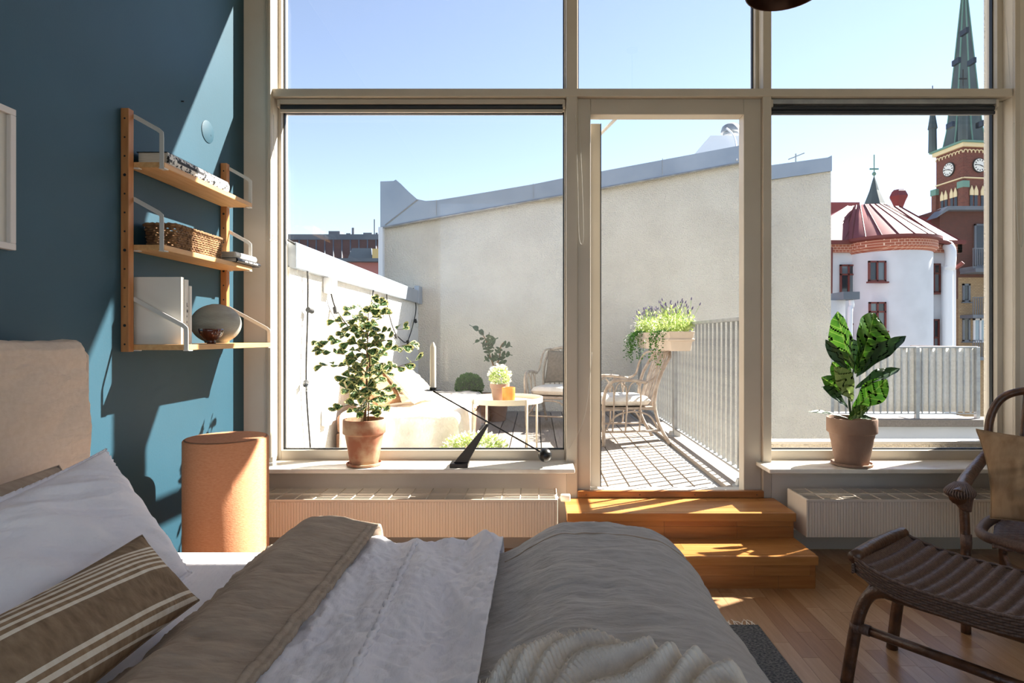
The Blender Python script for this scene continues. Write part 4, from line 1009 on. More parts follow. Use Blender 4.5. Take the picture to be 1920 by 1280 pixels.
# railing
t = thing('terrace_railing', 'galvanised terrace railing of upright flat bars', 'railing', (XRL, 5.9, ZD + .02))
barm = MB().box(-.009, .009, -.007, .007, ZD + .10, 1.375).build('bar', 'galvanised', t)
barm.matrix_local = Matrix.Translation((0, -2.0, -(ZD + .02))); 
for v in barm.data.vertices: v.co += OFF[t]
y = 3.95
while y < 7.9:
    inst(barm, 'bar', Matrix.Translation((0, y - 5.9, -(ZD + .02))), t); y += .108
bpy.data.objects.remove(barm)
MB().box(XRL - .025, XRL + .025, 3.86, 7.93, 1.375, 1.40).build('top_rail', 'galvanised', t, bevel=.003)
MB().box(XRL - .02, XRL + .02, 3.86, 7.93, ZD + .085, ZD + .10).build('bottom_rail', 'galvanised', t, bevel=.002)
for y in (3.88, 5.84, 7.80):
    p_ = MB().box(XRL - .035, XRL + .03, y - .03, y + .03, ZD + .02, 1.376).build('post', 'galvanised', t, bevel=.003)
    MB().lathe([(.05, 0), (.05, .008), (.035, .012), (.02, .05), (.001, .05)], (XRL - .05, y, ZD + .022), 16).build('foot_bolt', 'galvanised', p_, smooth='auto')
# ---- foliage helper: a cloud of small leaves as one part
def foliage(name, pts_dirs, m_, parent, size, seed=1, squash=.55):
    rnd = random.Random(seed); m = MB()
    for p, d_ in pts_dirs:
        d_ = Vector(d_); d_ = d_.normalized() if d_.length > 1e-4 else Vector((0, 0, 1)); s_ = size * rnd.uniform(.6, 1.3)
        u = d_.cross(Vector((rnd.uniform(-1, 1), rnd.uniform(-1, 1), rnd.uniform(-1, 1)))); u = u.normalized() * s_ * squash
        p = Vector(p); q = d_ * s_
        m.cur = 0; n_ = u.cross(q).normalized() * s_ * .15
        m.add([p, p + q * .5 + u * .5 + n_, p + q, p + q * .5 - u * .5 + n_], [(0, 1, 2), (0, 2, 3)])
    return m.build(name, m_, parent, kind='stuff')
def ballpts(c, rx, ry, rz, n, seed, shell=.55):
    rnd = random.Random(seed); out = []; c = Vector(c)
    for i in range(n):
        d_ = Vector((rnd.gauss(0, 1), rnd.gauss(0, 1), rnd.gauss(0, 1))).normalized(); r = shell + (1 - shell) * rnd.random() ** .5
        out.append((c + Vector((d_.x * rx, d_.y * ry, d_.z * rz)) * r, d_ + Vector((rnd.uniform(-.6, .6), rnd.uniform(-.6, .6), rnd.uniform(-.3, .8)))))
    return out
# ---- balcony boxes
def balcony_box(y0, label, seed, trail):
    rnd = random.Random(seed); y1 = y0 + .6; x0, x1, z0, z1 = 1.135, 1.365, 1.145, 1.315
    t = thing('balcony_planter', label, 'planter', ((x0 + x1) / 2, (y0 + y1) / 2, z0), group=None)
    m = MB()
    def ring(z, g): return [(x0 + g, y0 + g, z), (x1 - g, y0 + g, z), (x1 - g, y1 - g, z), (x0 + g, y1 - g, z)]
    rings = [ring(z0, .03), ring(z0 + .085, .016), ring(z0 + .088, .0), ring(z0 + .105, .0), ring(z0 + .108, .012), ring(z1, .0), ring(z1, .014), ring(z1 - .03, .018)]
    vs = [p for r in rings for p in r]; fs = [(i * 4 + j, i * 4 + (j + 1) % 4, i * 4 + 4 + (j + 1) % 4, i * 4 + 4 + j) for i in range(len(rings) - 1) for j in range(4)] + [(3, 2, 1, 0), tuple(range(len(vs) - 4, len(vs)))]
    m.add(vs, fs); m.build('box', 'planter_plastic', t, bevel=.006)
    for y in (y0 + .12, y1 - .12): MB().tube(smoothpath([(x1 - .02, y, z1 + .01), (XRL, y, z1 + .10), (XRL + .035, y, z1 + .08), (XRL + .035, y, z1 + .0)], 4), .006, 6).build('hook', 'galvanised', t)
    pd = []
    for i in range(900): 
        p = Vector((rnd.uniform(x0, x1), rnd.uniform(y0, y1), z1 + abs(rnd.gauss(0, .07)))); pd.append((p, (rnd.uniform(-1, 1), rnd.uniform(-1, 1), rnd.uniform(.2, 1.2))))
    foliage('foliage', pd, 'leaf_pale', t, .035, seed)
    pd = []
    for k in range(trail):
        y = rnd.uniform(y0, y1); L = rnd.uniform(.12, .36); out = rnd.uniform(.04, .16); vy = rnd.uniform(-.06, .12)
        for i in range(26):
            f_ = i / 25; pd.append((Vector((x0 + .03 - out * math.sin(min(1, f_ * 1.6) * math.pi / 2), y + vy * f_ + rnd.uniform(-.015, .015), z1 + .02 - L * f_ ** 1.5)), (rnd.uniform(-1, 1), rnd.uniform(-1, 1), rnd.uniform(-.8, .6))))
    foliage('trailing_stems', pd, 'leaf_green', t, .026, seed + 1)
    m = MB(); fl_ = MB()
    for i in range(70):
        p = Vector((rnd.uniform(x0 + .03, x1 - .03), rnd.uniform(y0 + .05, y1 - .05), z1)); q = p + Vector((rnd.uniform(-.09, .09), rnd.uniform(-.1, .1), rnd.uniform(.14, .27)))
        m.tube([p, (p + q) / 2 + Vector((0, 0, .02)), q], .0018, 3); d_ = (q - p).normalized()
        fl_.tube([q, q + d_ * .012, q + d_ * .028], [.003, .006, .002], 5)
    m.build('stems', 'leaf_pale', t, kind='stuff'); fl_.build('lavender_heads', 'lavender', t, kind='stuff')
    fw_ = []
    for i in range(160): fw_.append((Vector((rnd.uniform(x0 - .05, x1), rnd.uniform(y0, y1), z1 + rnd.uniform(-.05, .13))), (rnd.uniform(-1, 1), rnd.uniform(-1, 0), rnd.uniform(0, 1))))
    foliage('white_flowers', fw_, 'petal_white', t, .016, seed + 2, 1.)
balcony_box(5.15, 'nearer balcony planter with lavender hung on the railing', 31, 12)
balcony_box(6.28, 'farther balcony planter with long trailing stems on the railing', 47, 26)
# ---- rattan garden chairs
def garden_chair(loc, rz, label, cush=True):
    t = thing('garden_chair', label, 'chair', loc, rz, group='rattan terrace chairs', local=True)
    R = 'rattan_pale'; HWc = .27
    for sg in (-1, 1):
        MB().tube(smoothpath([(.27, sg * .27, 0), (.275, sg * .275, .30), (.265, sg * .29, .48), (.20, sg * .30, .585), (.05, sg * .30, .60), (-.12, sg * .29, .575)], 6), .016, 8).build('arm_leg', R, t, smooth=True)
        MB().tube(smoothpath([(-.36, sg * .25, 0), (-.25, sg * .25, .20), (-.215, sg * .24, .40), (-.26, sg * .25, .62), (-.36, sg * .235, .80)], 6), .016, 8).build('back_leg', R, t, smooth=True)
        MB().tube(smoothpath([(-.12, sg * .29, .575), (-.20, sg * .285, .62), (-.235, sg * .27, .74), (-.29, sg * .25, .83), (-.36, sg * .20, .85)], 6), .011, 7).build('wing', R, t, smooth=True)
        for k, x in enumerate((.17, .05, -.08)):
            MB().tube(smoothpath([(x + .02, sg * .27, .13), (x + .01, sg * .28, .36), (x + .02, sg * .30, .52), (x + .055, sg * .30, .575)], 4), .008, 6).build('side_rod', R, t, smooth=True)
            MB().tube(smoothpath([(x + .01, sg * .285, .45), (x - .015, sg * .298, .55), (x - .05, sg * .30, .58)], 4), .006, 5).build('side_rod', R, t, smooth=True)
        MB().tube([(.27, sg * .27, .13), (-.27, sg * .25, .13)], .01, 7).build('stretcher', R, t, smooth=True)
        MB().tube(smoothpath([(.26, sg * .27, .14), (.16, sg * .26, .27), (.0, sg * .26, .31), (-.16, sg * .25, .27), (-.25, sg * .25, .14)], 5), .009, 6).build('side_arch', R, t, smooth=True)
    MB().tube(smoothpath([(-.36, -.235, .80), (-.385, -.15, .85), (-.39, 0, .865), (-.385, .15, .85), (-.36, .235, .80)], 6), .018, 8).build('top_rail', R, t, smooth=True)
    MB().tube([(.27, .265, .33), (.27, -.265, .33), (-.22, -.24, .33), (-.22, .24, .33)], .014, 8, closed=True).build('seat_frame', R, t)
    MB().box(-.21, .265, -.25, .25, .335, .345).build('seat_slats', R, t)
    for k in range(7):
        y = -.18 + k * .06; MB().tube(smoothpath([(-.215, y * .9, .35), (-.29, y, .60), (-.385, y * 1.1, .85)], 4), .008, 6).build('back_rod', R, t, smooth=True)
    for k in range(3):
        y = -.13 + k * .13; MB().tube([(-.375 + .0 * k, y + .06 * math.cos(a), .78 + .055 * math.sin(a)) for a in [math.pi * q / 8 for q in range(9)]], .007, 6).build('back_arch', R, t, smooth=True)
    MB().tube(smoothpath([(.27, -.25, .14), (.275, -.14, .27), (.275, 0, .30), (.275, .14, .27), (.27, .25, .14)], 5), .009, 6).build('front_arch', R, t, smooth=True)
    MB().tube([(.27, -.27, .13), (.27, .27, .13)], .01, 7).build('stretcher', R, t, smooth=True)
    return t
def slab_cushion(loc, rz, L, W, h, m_, label, name='seat_cushion'):
    def fn(u, v):
        a, b_ = 2 * u - 1, 2 * v - 1; return None
    m = MB(); n = 20
    for sg in (-1, 1):
        m.grid(lambda u, v: ((2 * u - 1) * L / 2, (2 * v - 1) * W / 2, h / 2 + sg * (h / 2) * (max(0, 1 - abs(2 * u - 1) ** 6) * max(0, 1 - abs(2 * v - 1) ** 6)) ** .35), n, n)
    o = m.build(name, m_, smooth=True); o.location = loc; o.rotation_euler = (0, 0, rz); tag(o, label, 'cushion')
    return o
ca = (.84, 5.70, ZD); garden_chair(ca, math.radians(188), 'rattan terrace chair in sun seen from the side through the door')
slab_cushion((.80, 5.69, ZD + .35), math.radians(188), .46, .46, .10, 'outdoor_cotton', 'white seat cushion on the sunlit chair beside the railing')
ra = math.radians(250); cb_ = (.24, 6.72, ZD); garden_chair(cb_, ra, 'rattan terrace chair in shade holding a grey cushion')
slab_cushion((.23, 6.70, ZD + .35), ra, .46, .46, .10, 'outdoor_cotton', 'white seat cushion below the grey cushion in shade')
fx = Vector((math.cos(ra), math.sin(ra), 0)); fy = Vector((-fx.y, fx.x, 0)); cc = Vector(cb_)
g = lambda a, b_, z: tuple(cc + fx * a + fy * b_ + Vector((0, 0, z)))
pillow('cushion', 'grey linen cushion leaning in the shaded terrace chair', 'cushion_grey', g(-.26, -.2, .83), g(-.26, .2, .83), g(-.13, .2, .46), g(-.13, -.2, .46), .05, 33, n=24, cat='cushion')
# ---- tray table
TX, TY, TZ = -.249, 4.93, .745; TR_ = .305
t = thing('tray_table', 'round cream metal tray table on thin legs', 'table', (TX, TY, ZD))
MB().lathe([(.001, TZ - .012), (TR_ - .004, TZ - .012), (TR_, TZ - .008), (TR_, TZ + .032), (TR_ - .004, TZ + .032), (TR_ - .006, TZ - .004), (.001, TZ - .006)], (TX, TY, 0), 64).build('tray', 'cream_metal', t, smooth='auto')
for k in range(4):
    a = math.radians(35 + 90 * k); a2 = math.radians(35 + 90 * k + 78)
    c0 = Vector((TX + (TR_ + .006) * math.cos(a), TY + (TR_ + .006) * math.sin(a), 0))
    MB().tube([c0 + Vector((0, 0, ZD + .04)), c0 + Vector((0, 0, TZ + .03))], .008, 8).build('leg', 'cream_metal', t, smooth=True)
    pts = smoothpath([c0 + Vector((0, 0, ZD + .05)), c0 * 1 + Vector((-.02 * math.cos(a) + .02 * math.cos(a + 1.57), -.02 * math.sin(a) + .02 * math.sin(a + 1.57), ZD + .012))] + [Vector((TX + (TR_ - .05) * math.cos(a + (a2 - a) * q), TY + (TR_ - .05) * math.sin(a + (a2 - a) * q), ZD + .01)) for q in (.3, .6, .95)], 5)
    MB().tube(pts, .007, 7).build('foot_rod', 'cream_metal', t, smooth=True)
# things on the table
pc = Vector(((937 - VX) * 4.98 / F, 4.98, TZ - .004)); t = thing('flower_pot', 'small aged terracotta pot of white flowers on the tray table', 'potted plant', pc)
MB().lathe([(.055, 0), (.057, .004), (.072, .10), (.080, .105), (.082, .14), (.076, .14), (.07, .12), (.001, .12)], pc, 32).build('pot', 'terracotta_grey', t, smooth='auto')
foliage('foliage', ballpts(pc + Vector((0, 0, .19)), .075, .07, .075, 420, 5, .3), 'leaf_pale', t, .03, 5)
foliage('white_flowers', ballpts(pc + Vector((0, 0, .20)), .09, .08, .09, 200, 6, .7), 'petal_white', t, .022, 6, 1.)
gc = Vector(((953.5 - VX) * 4.83 / F, 4.83, TZ - .004)); o = MB().lathe([(.046, 0), (.052, .004), (.053, .12), (.05, .122), (.046, .118), (.045, .012), (.001, .01)], gc, 32).build('glass_tumbler', 'amber', smooth='auto')
tag(o, 'amber orange glass candle cup on the tray table', 'candle cup')
# fig tree and boxwood near the far wall
fc = P(930, 735, 7.1); fc.z = ZD; t = thing('young_fig_tree', 'young fig tree with lobed leaves behind the table', 'potted plant', fc)
MB().lathe([(.11, 0), (.115, .01), (.15, .25), (.16, .255), (.16, .30), (.145, .30), (.13, .27), (.001, .27)], fc, 28).build('pot', 'terracotta_grey', t, smooth='auto')
st_ = [smoothpath([fc + Vector((0, 0, .27)), P(926, 690, 7.1), P(918, 665, 7.1), P(912, 640, 7.1), P(904, 625, 7.1)], 5), smoothpath([P(927, 692, 7.1), P(936, 672, 7.1), P(939, 650, 7.1), P(944, 642, 7.1)], 5)]
for q in st_: MB().tube(q, [.014 - .009 * i / (len(q) - 1) for i in range(len(q))], 6).build('stem', 'bark', t, smooth=True)
lob = lambda q: .1 + .9 * abs(math.sin(q * math.pi * 2.5)) ** .5 * math.sin(math.pi * min(1, q + .12)) ** .5
for bx, by, tx, ty, wd, up in ((907, 628, 883, 606, .13, (.2, -.6, 1)), (908, 634, 886, 642, .09, (0, -.4, 1)), (913, 645, 932, 632, .15, (0, -.9, .6)), (912, 648, 903, 642, .13, (0, -.9, .5)), (914, 650, 918, 665, .14, (.2, -1, .3)), (915, 640, 917, 624, .08, (0, -1, .3)), (941, 645, 960, 648, .12, (0, -.8, .7)), (938, 652, 930, 663, .1, (0, -1, .3)), (922, 672, 936, 666, .13, (0, -1, .4)), (930, 676, 924, 664, .1, (0, -1, .2)), (940, 664, 960, 664, .10, (0, -.9, .6)), (938, 668, 946, 686, .12, (.3, -1, .2)), (912, 640, 926, 652, .14, (0, -1, .3)), (920, 668, 908, 676, .1, (0, -1, .2))):
    a, b_ = P(bx, by, 7.1), P(tx, ty, 7.05); L = (b_ - a).length
    o = leaf_mesh('leaf', ['leaf_dark'], lob, L, wd, .2, .15, 10, parent=t); o.matrix_local = frame_m(a - fc, b_ - fc, up, L)
bc = P(880, 738, 7.05); t = thing('boxwood_planter', 'clipped boxwood ball in a brown box planter', 'potted plant', (bc.x, bc.y, ZD))
MB().box(bc.x - .2, bc.x + .24, 6.85, 7.25, ZD, .60).build('planter', 'box_brown', t, bevel=.006)
foliage('foliage', ballpts((bc.x, 7.05, .69), .155, .15, .14, 2600, 9, .6), 'leaf_box', t, .03, 9, .8)
MB().ball((bc.x, 7.05, .68), .095, 20, 12).build('branch_core', 'leaf_dark', t, smooth=True)
# low flowering plant in front
lc = Vector(((890 - VX) * 4.35 / F, 4.35, ZD)); t = thing('flower_trough', 'low trough of pale yellow-green flowering plants on the deck', 'planter', lc)
MB().box(lc.x - .20, lc.x + .20, lc.y - .09, lc.y + .09, ZD, ZD + .13).build('trough', 'galvanised', t, bevel=.005)
foliage('foliage', ballpts(lc + Vector((0, 0, .18)), .23, .13, .10, 900, 13, .3), 'leaf_pale', t, .034, 13)
foliage('white_flowers', ballpts(lc + Vector((0, 0, .20)), .23, .13, .10, 400, 14, .7), 'petal_white', t, .02, 14, 1.)
# ---- daybed
t = thing('daybed', 'low brown terrace daybed along the white parapet', 'daybed', (-1.07, 5.6, ZD))
MB().box(-1.54, -.60, 4.62, 6.55, ZD, ZD + .24).build('base', 'box_brown', t, bevel=.01)
MB().box(-1.54, -.60, 4.62, 6.55, ZD + .24, ZD + .385).build('mattress', 'box_brown', t, bevel=.03, seg=3)
def drape(x0, x1, y0, y1, z0, zfront, zside, m_, name, label, cat, seed, lx, stripes=None):
    "cloth on the daybed: hangs over the near end (y0) and the open side (x1)"
    def fn(u, v):
        s_ = x0 + u * (x1 - x0 + zside); q = y0 - zfront + v * (y1 - y0 + zfront)
        x, dx = fold(s_, x1, .05); yy, dy = fold(-q, -y0, .05); y = -yy
        z = z0 - dx - dy + .008 * nz(s_ * 6, q * 6, seed) + .004 * nz(s_ * 20, q * 20, seed)
        x += dx * .06 + (.012 * math.sin(q * 30) * min(1, dx / .1)); y -= dy * .10 + .02 * math.sin(s_ * 22) * min(1, dy / .15)
        return (x, y, z)
    m = MB(); m.grid(fn, 60, 70)
    if stripes:
        m.mi = [1 if ((k // 59) % 12) in (2, 3, 7) and (k // 59) > 10 else 0 for k in range(len(m.f))]
    return tag(m.build(name, m_, smooth=True, solid=.006), label, cat)
drape(-1.50, -.585, 4.58, 5.35, ZD + .40, .37, .26, 'outdoor_cotton', 'white_throw', 'white cotton throw hanging over the near end of the daybed', 'throw', 3, 0)
drape(-1.2, -.585, 5.30, 6.50, ZD + .396, 0, .06, ['outdoor_cotton', 'stripe_dark'], 'striped_blanket', 'cream blanket with dark stripes at far end of the daybed', 'blanket', 8, 0, True)
pillow('cushion', 'brown cotton cushion on the daybed behind the ficus', 'cotton_brown', (-1.50, 4.86, 1.02), (-1.38, 5.34, 1.02), (-1.17, 5.22, .70), (-1.26, 4.78, .70), .08, 41, n=24, cat='cushion')
pillow('cushion', 'pale peach cushion at the back of the daybed', 'cotton_beige', (-1.53, 5.45, 1.10), (-1.50, 5.98, 1.10), (-1.30, 6.0, .70), (-1.32, 5.45, .70), .08, 43, n=24, cat='cushion')
pillow('cushion', 'fluffy white cushion in the middle of the daybed', 'fur_white', (-1.32, 5.10, 1.0), (-1.22, 5.62, .98), (-.92, 5.58, .71), (-1.02, 5.02, .71), .09, 45, n=30, cat='cushion', wamp=2)
# wall lamp and socket on parapet
def wallbox(px, py, Y, w_, h_, d_, label, name, cat):
    p = P(px, py, Y); t = thing(name, label, cat, (XW, p.y, p.z))
    MB().box(XW, XW + d_, p.y - w_ / 2, p.y + w_ / 2, p.z - h_ / 2, p.z + h_ / 2).build('housing', 'pipe_white', t, bevel=.008)
    return t, p
Yl = -XW * F / (VX - 610); t, p = wallbox(610, 535, Yl, .11, .12, .07, 'small white wall lamp under the parapet coping', 'wall_lamp', 'lamp')
MB().box(XW + .07, XW + .075, p.y - .04, p.y + .04, p.z - .045, p.z + .045).build('lens', 'clock_white', t)
Yl = -XW * F / (VX - 606); t, p = wallbox(606, 782, Yl, .09, .12, .05, 'white outdoor socket low on the parapet', 'wall_socket', 'socket')
MB().box(XW + .05, XW + .056, p.y - .034, p.y + .034, p.z - .045, p.z + .045).build('flap', 'pipe_white', t, bevel=.002)
# string lights on the parapet
def on_wall(px, py, o=.03):
    Y = -(XW + o) * F / (VX - px); return P(px, py, Y)
def string(paths, bulbs, label):
    t = thing('string_lights', label, 'string lights', on_wall(*paths[0][0]), group=None)
    for pth in paths: MB().tube(smoothpath([on_wall(*q) for q in pth], 6), .0065, 6).build('cable', 'cable', t, smooth=True)
    for q in bulbs:
        px, py, dx, dz = q; p = on_wall(px, py, .035); d_ = Vector((.25, dx, dz)).normalized()
        s_ = MB().tube([p, p + d_ * .05], .018, 10).build('socket', 'cable', t, smooth='auto')
        m = MB(); pts = [p + d_ * k for k in (.05, .06, .075, .095, .112, .12)]; m.tube(pts, [.013, .02, .028, .029, .018, .003], 12); m.build('bulb', 'bulb_glass', s_, smooth=True)
string([[(540, 450), (556, 462), (575, 500), (577, 580), (574, 716), (582, 842)]], [(577, 580, .9, -.2), (574, 716, -.9, -.3)], 'string of bulbs hanging straight down the near parapet')
string([[(560, 462), (585, 472), (612, 515), (628, 575), (655, 615)]], [(628, 576, -.3, -.9)], 'string of bulbs sloping towards the ficus')
string([[(692, 512), (700, 540), (695, 575)], [(692, 512), (712, 520), (724, 545), (727, 578), (740, 622), (757, 641)]], [(695, 575, 0, -1), (727, 578, 0, -1), (741, 626, 0, -1)], 'string of bulbs looped over the parapet behind the ficus')
string([[(757, 641), (765, 638), (776, 602), (780, 575), (775, 540)]], [(764, 638, 0, -1), (778, 598, .2, -1)], 'string of bulbs rising to the far parapet corner')
# outside ledge below right window
o = MB().box(1.45, 2.95, 3.84, 4.02, -2, .585).build('trim_10', 'stucco'); struct(o, 'stucco ledge outside the right window')
struct(MB().box(1.40, 2.95, 3.83, 3.86, .585, .60).build('trim_11', 'white_steel'), 'white metal flashing outside the right window')
struct(MB().box(-160, 200, 9.6, 300, -12.3, -12).build('ground_courtyard', 'ground_grey'), 'grey courtyard and street ground far below')
# ---- neighbour balcony with cloth screen
YN = 9.0
t = thing('neighbour_balcony', 'neighbouring balcony with white cloth screen behind its bars', 'balcony', P(1700, 800, YN))
xa, xb = P(1556, 0, YN).x, P(1832, 0, YN).x; zt_, zb_ = P(0, 651, YN).z, P(0, 776, YN).z
def cl(u, v): return (xa + u * (xb - xa), YN + .03 + .012 * math.sin(u * 70), zb_ + .03 + v * (zt_ - zb_ - .04))
MB().grid(cl, 120, 6).build('cloth_screen', 'outdoor_white', t, smooth=True, solid=.003)
MB().box(xa, xb, YN - .02, YN + .02, zt_ - .012, zt_ + .014).build('top_rail', 'galvanised', t, bevel=.003)
MB().box(xa, xb, YN - .015, YN + .015, zb_, zb_ + .014).build('bottom_rail', 'galvanised', t)
br0 = None; x = xa + .03
while x < xb:
    if br0 is None: br0 = MB().box(x - .009, x + .009, YN - .012, YN + .006, zb_, zt_).build('bar', 'galvanised', t); x00 = x
    else: inst(br0, 'bar', Matrix.Translation((x - x00, 0, 0)), t)
    x += .104
for x in (xa + .02, (xa + xb) / 2 + .2, xb): 
    q = MB().box(x - .028, x + .028, YN - .03, YN + .03, zb_ - .1, zt_ + .005).build('post', 'galvanised', t, bevel=.003)
    MB().box(x - .09, x + .09, YN - .06, YN + .04, zb_ - .10, zb_ - .07).build('foot_plate', 'galvanised', q)
MB().box(xb - .01, xb + .02, YN, YN + 1.6, zt_ - .012, zt_ + .014).build('side_rail', 'galvanised', t)
MB().box(xa - .3, xb + .4, YN - .16, YN + .20, P(0, 797, YN).z, P(0, 784, YN).z).build('edge_plank', 'deck_0', t, bevel=.004)
MB().box(xa - .4, xb + .6, YN - .05, YN + 2.2, -1.6, P(0, 799, YN).z).build('slab', 'facade_white', t)
MB().box(xa - .4, xb + .6, YN - .10, YN - .05, P(0, 828, YN).z, P(0, 822, YN).z).build('gutter', 'roof_grey', t)
def far_window(parent, x0, x1, y0, y1, Y, fm='red_trim', pm='dark_window', cross=.34, mull=True, th=.1, fw=.055):
    "window of a far building: frame bars with panes, picture rectangle at depth Y"
    a, b_ = P(x0, y1, Y), P(x1, y0, Y); X0, X1, Z0, Z1 = a.x, b_.x, a.z, b_.z
    fw = fw * Y / 32 * 1.6
    m = MB().box(X0, X0 + fw, Y - th, Y, Z0, Z1).box(X1 - fw, X1, Y - th, Y, Z0, Z1).box(X0, X1, Y - th, Y, Z0, Z0 + fw).box(X0, X1, Y - th, Y, Z1 - fw, Z1)
    zc = Z1 - (Z1 - Z0) * cross
    if mull: m.box((X0 + X1) / 2 - fw / 2, (X0 + X1) / 2 + fw / 2, Y - th, Y, Z0, Z1)
    if cross: m.box(X0, X1, Y - th, Y, zc - fw / 2, zc + fw / 2)
    w_ = m.build('window', fm, parent)
    xs = [X0 + fw, (X0 + X1) / 2, X1 - fw] if mull else [X0 + fw, X1 - fw]; zs = [Z0 + fw, zc, Z1 - fw] if cross else [Z0 + fw, Z1 - fw]
    for i in range(len(xs) - 1):
        for j in range(len(zs) - 1): MB().box(xs[i], xs[i + 1], Y - th * .4, Y - th * .25, zs[j], zs[j + 1]).build('pane', pm if (i + j) % 2 == 0 or pm != 'dark_window' else 'grey_window', w_)
    MB().box(X0 - .08, X1 + .08, Y - th * 2, Y, Z0 - .08, Z0).build('window_sill', fm, w_)
    return w_
# ---- white house with round bay and red roof
Y0 = 32.0; t = thing('white_house', 'white plastered house with round bay and red metal roof', 'building', (19, Y0, -12))
def X_(px, Y=Y0): return (px - VX) * Y / F
def Z_(py, Y=Y0): return H - (py - VY) * Y / F
ze = Z_(474); MB().box(X_(1480), X_(1790), Y0, Y0 + 7, -12, ze).build('wall', 'facade_white', t)
bc = Vector((X_(1677, 31.6), 32.2, 0)); br = 2.05
MB().lathe([(br, -12), (br, ze)], bc, 64).build('bay', 'facade_white', t, smooth='auto')
MB().box(X_(1480), X_(1790) + .25, Y0 - .22, Y0, ze, ze + .42).build('cornice', 'brick_cornice', t)
MB().box(X_(1790) , X_(1790) + .25, Y0 - .22, Y0 + 3, ze, ze + .42).build('cornice', 'brick_cornice', t)
MB().lathe([(br + .02, ze - .1), (br + .22, ze + .1), (br + .22, ze + .48), (br, ze + .5)], bc, 64).build('bay_cornice', 'brick_cornice', t, smooth='auto')
MB().lathe([(br + .30, ze + .46), (br + .42, ze + .52), (br + .42, ze + .66), (br + .2, ze + .68)], bc, 64).build('bay_gutter', 'red_trim', t, smooth='auto')
MB().box(X_(1480), X_(1640), Y0 - .4, Y0, ze + .42, ze + .62).build('gutter', 'red_trim', t); MB().box(X_(1715), X_(1795) + .2, Y0 - .4, Y0, ze + .42, ze + .62).build('gutter', 'red_trim', t)
zr = ze + .55; rz_ = Z_(386, 34.4); A = [Vector((X_(1480), Y0 - .35, zr)), Vector((X_(1796), Y0 - .35, zr)), Vector((X_(1796), Y0 + 7, zr)), Vector((X_(1480), Y0 + 7, zr))]
Rg = [Vector((X_(1590, 34.4), 34.4, rz_)), Vector((X_(1686, 34.4), 34.4, rz_))]
rf = MB().add(A + Rg, [(0, 1, 5, 4), (1, 2, 5), (2, 3, 4, 5), (3, 0, 4), (3, 2, 1, 0)]).build('roof', 'red_roof', t)
n = 40; m = MB(); ap = Vector((bc.x, 33.9, rz_ - .15)); top_ = [Vector((bc.x + .9 * math.cos(a), 33.9 + .5 * math.sin(a), rz_ - .1)) for a in [2 * math.pi * i / n for i in range(n)]]
bot = [bc + Vector(((br + .38) * math.cos(a), (br + .38) * math.sin(a), zr + .05)) for a in [2 * math.pi * i / n for i in range(n)]]
m.add(bot + top_, [(i, (i + 1) % n, n + (i + 1) % n, n + i) for i in range(n)] + [tuple(range(n, 2 * n))]); rb = m.build('bay_roof', 'red_roof', t, smooth='auto')
for i in range(n // 2, n + 1, 2):
    i %= n; MB().tube([bot[i], top_[i]], .035, 4).build('seam', 'red_trim', rb)
for k in range(11):
    f_ = k / 10; p = A[0].lerp(A[1], f_); q = Rg[0].lerp(Rg[1], f_); MB().tube([p, q], .035, 4).build('seam', 'red_trim', rf)
for k in range(1, 5):
    f_ = k / 5; p = A[1].lerp(A[2], f_); MB().tube([p, Rg[1].lerp(p, .08)], .035, 4).build('seam', 'red_trim', rf)
for a in ((1574, 1606, 496, 551, 31.95), (1737, 1762, 494, 549, 31.95), (1737, 1760, 598, 700, 31.95)): far_window(t, *a)
far_window(t, 1627, 1660, 489, 528, 30.35, cross=0); far_window(t, 1628, 1660, 566, 620, 30.35); far_window(t, 1574, 1606, 606, 700, 31.95)
dp = lambda pts, r=.16, m_='pipe_white', nm='downpipe': MB().tube(smoothpath([P(*q) for q in pts], 4), r, 10).build(nm, m_, t, smooth=True)
dp([(1776, 460, 31.7), (1782, 470, 31.5), (1780, 505, 31.5), (1776, 515, 31.6), (1776, 720, 31.6)], .27)
dp([(1720, 452, 31.3), (1765, 452, 31.4), (1781, 458, 31.5), (1782, 466, 31.5)], .12, 'red_trim', 'roof_pipe')
dp([(1559, 464, 31.6), (1558, 480, 31.6), (1557, 600, 31.6)], .09, 'red_trim')
dp([(1806, 492, 31.4), (1795, 500, 31.6), (1786, 504, 31.8)], .1, 'red_trim', 'roof_pipe')
MB().box(X_(1790), X_(1805), Y0 + .5, Y0 + 6, -12, Z_(478)).build('side_wall', 'facade_white', t)
ck = P(1685, 400, 36); tc_ = thing('red_chimney', 'red metal chimney with flared cap on the white house', 'chimney', ck)
MB().lathe([(.26, -1.0), (.26, .35), (.42, .75), (.55, 1.0), (.4, 1.3), (.35, 1.33), (.3, 1.4)], ck, 6).build('stack', 'red_roof', tc_)
MB().box(X_(1545, 44), X_(1612, 44), 44, 50, -12, Z_(379, 44)).build('rear_roof', 'red_roof', t)
# ladder-like bracket/awning on the left of the house
t = thing('small_canopy', 'small grey canopy with bent pipe beside the white house', 'canopy', P(1590, 560, 24))
MB().box(X_(1572, 24), X_(1602, 24), 23.6, 25.4, Z_(562, 24), Z_(548, 24)).build('roof', 'roof_grey', t)
MB().tube(smoothpath([P(1596, 562, 23.8), P(1597, 575, 23.8), P(1594, 585, 23.8), P(1593, 700, 23.8)], 4), .1, 8).build('pipe', 'pipe_white', t, smooth=True)
MB().box(X_(1550, 24), X_(1590, 24), 24.2, 26, -12, Z_(562, 24)).build('wall', 'facade_white', t)
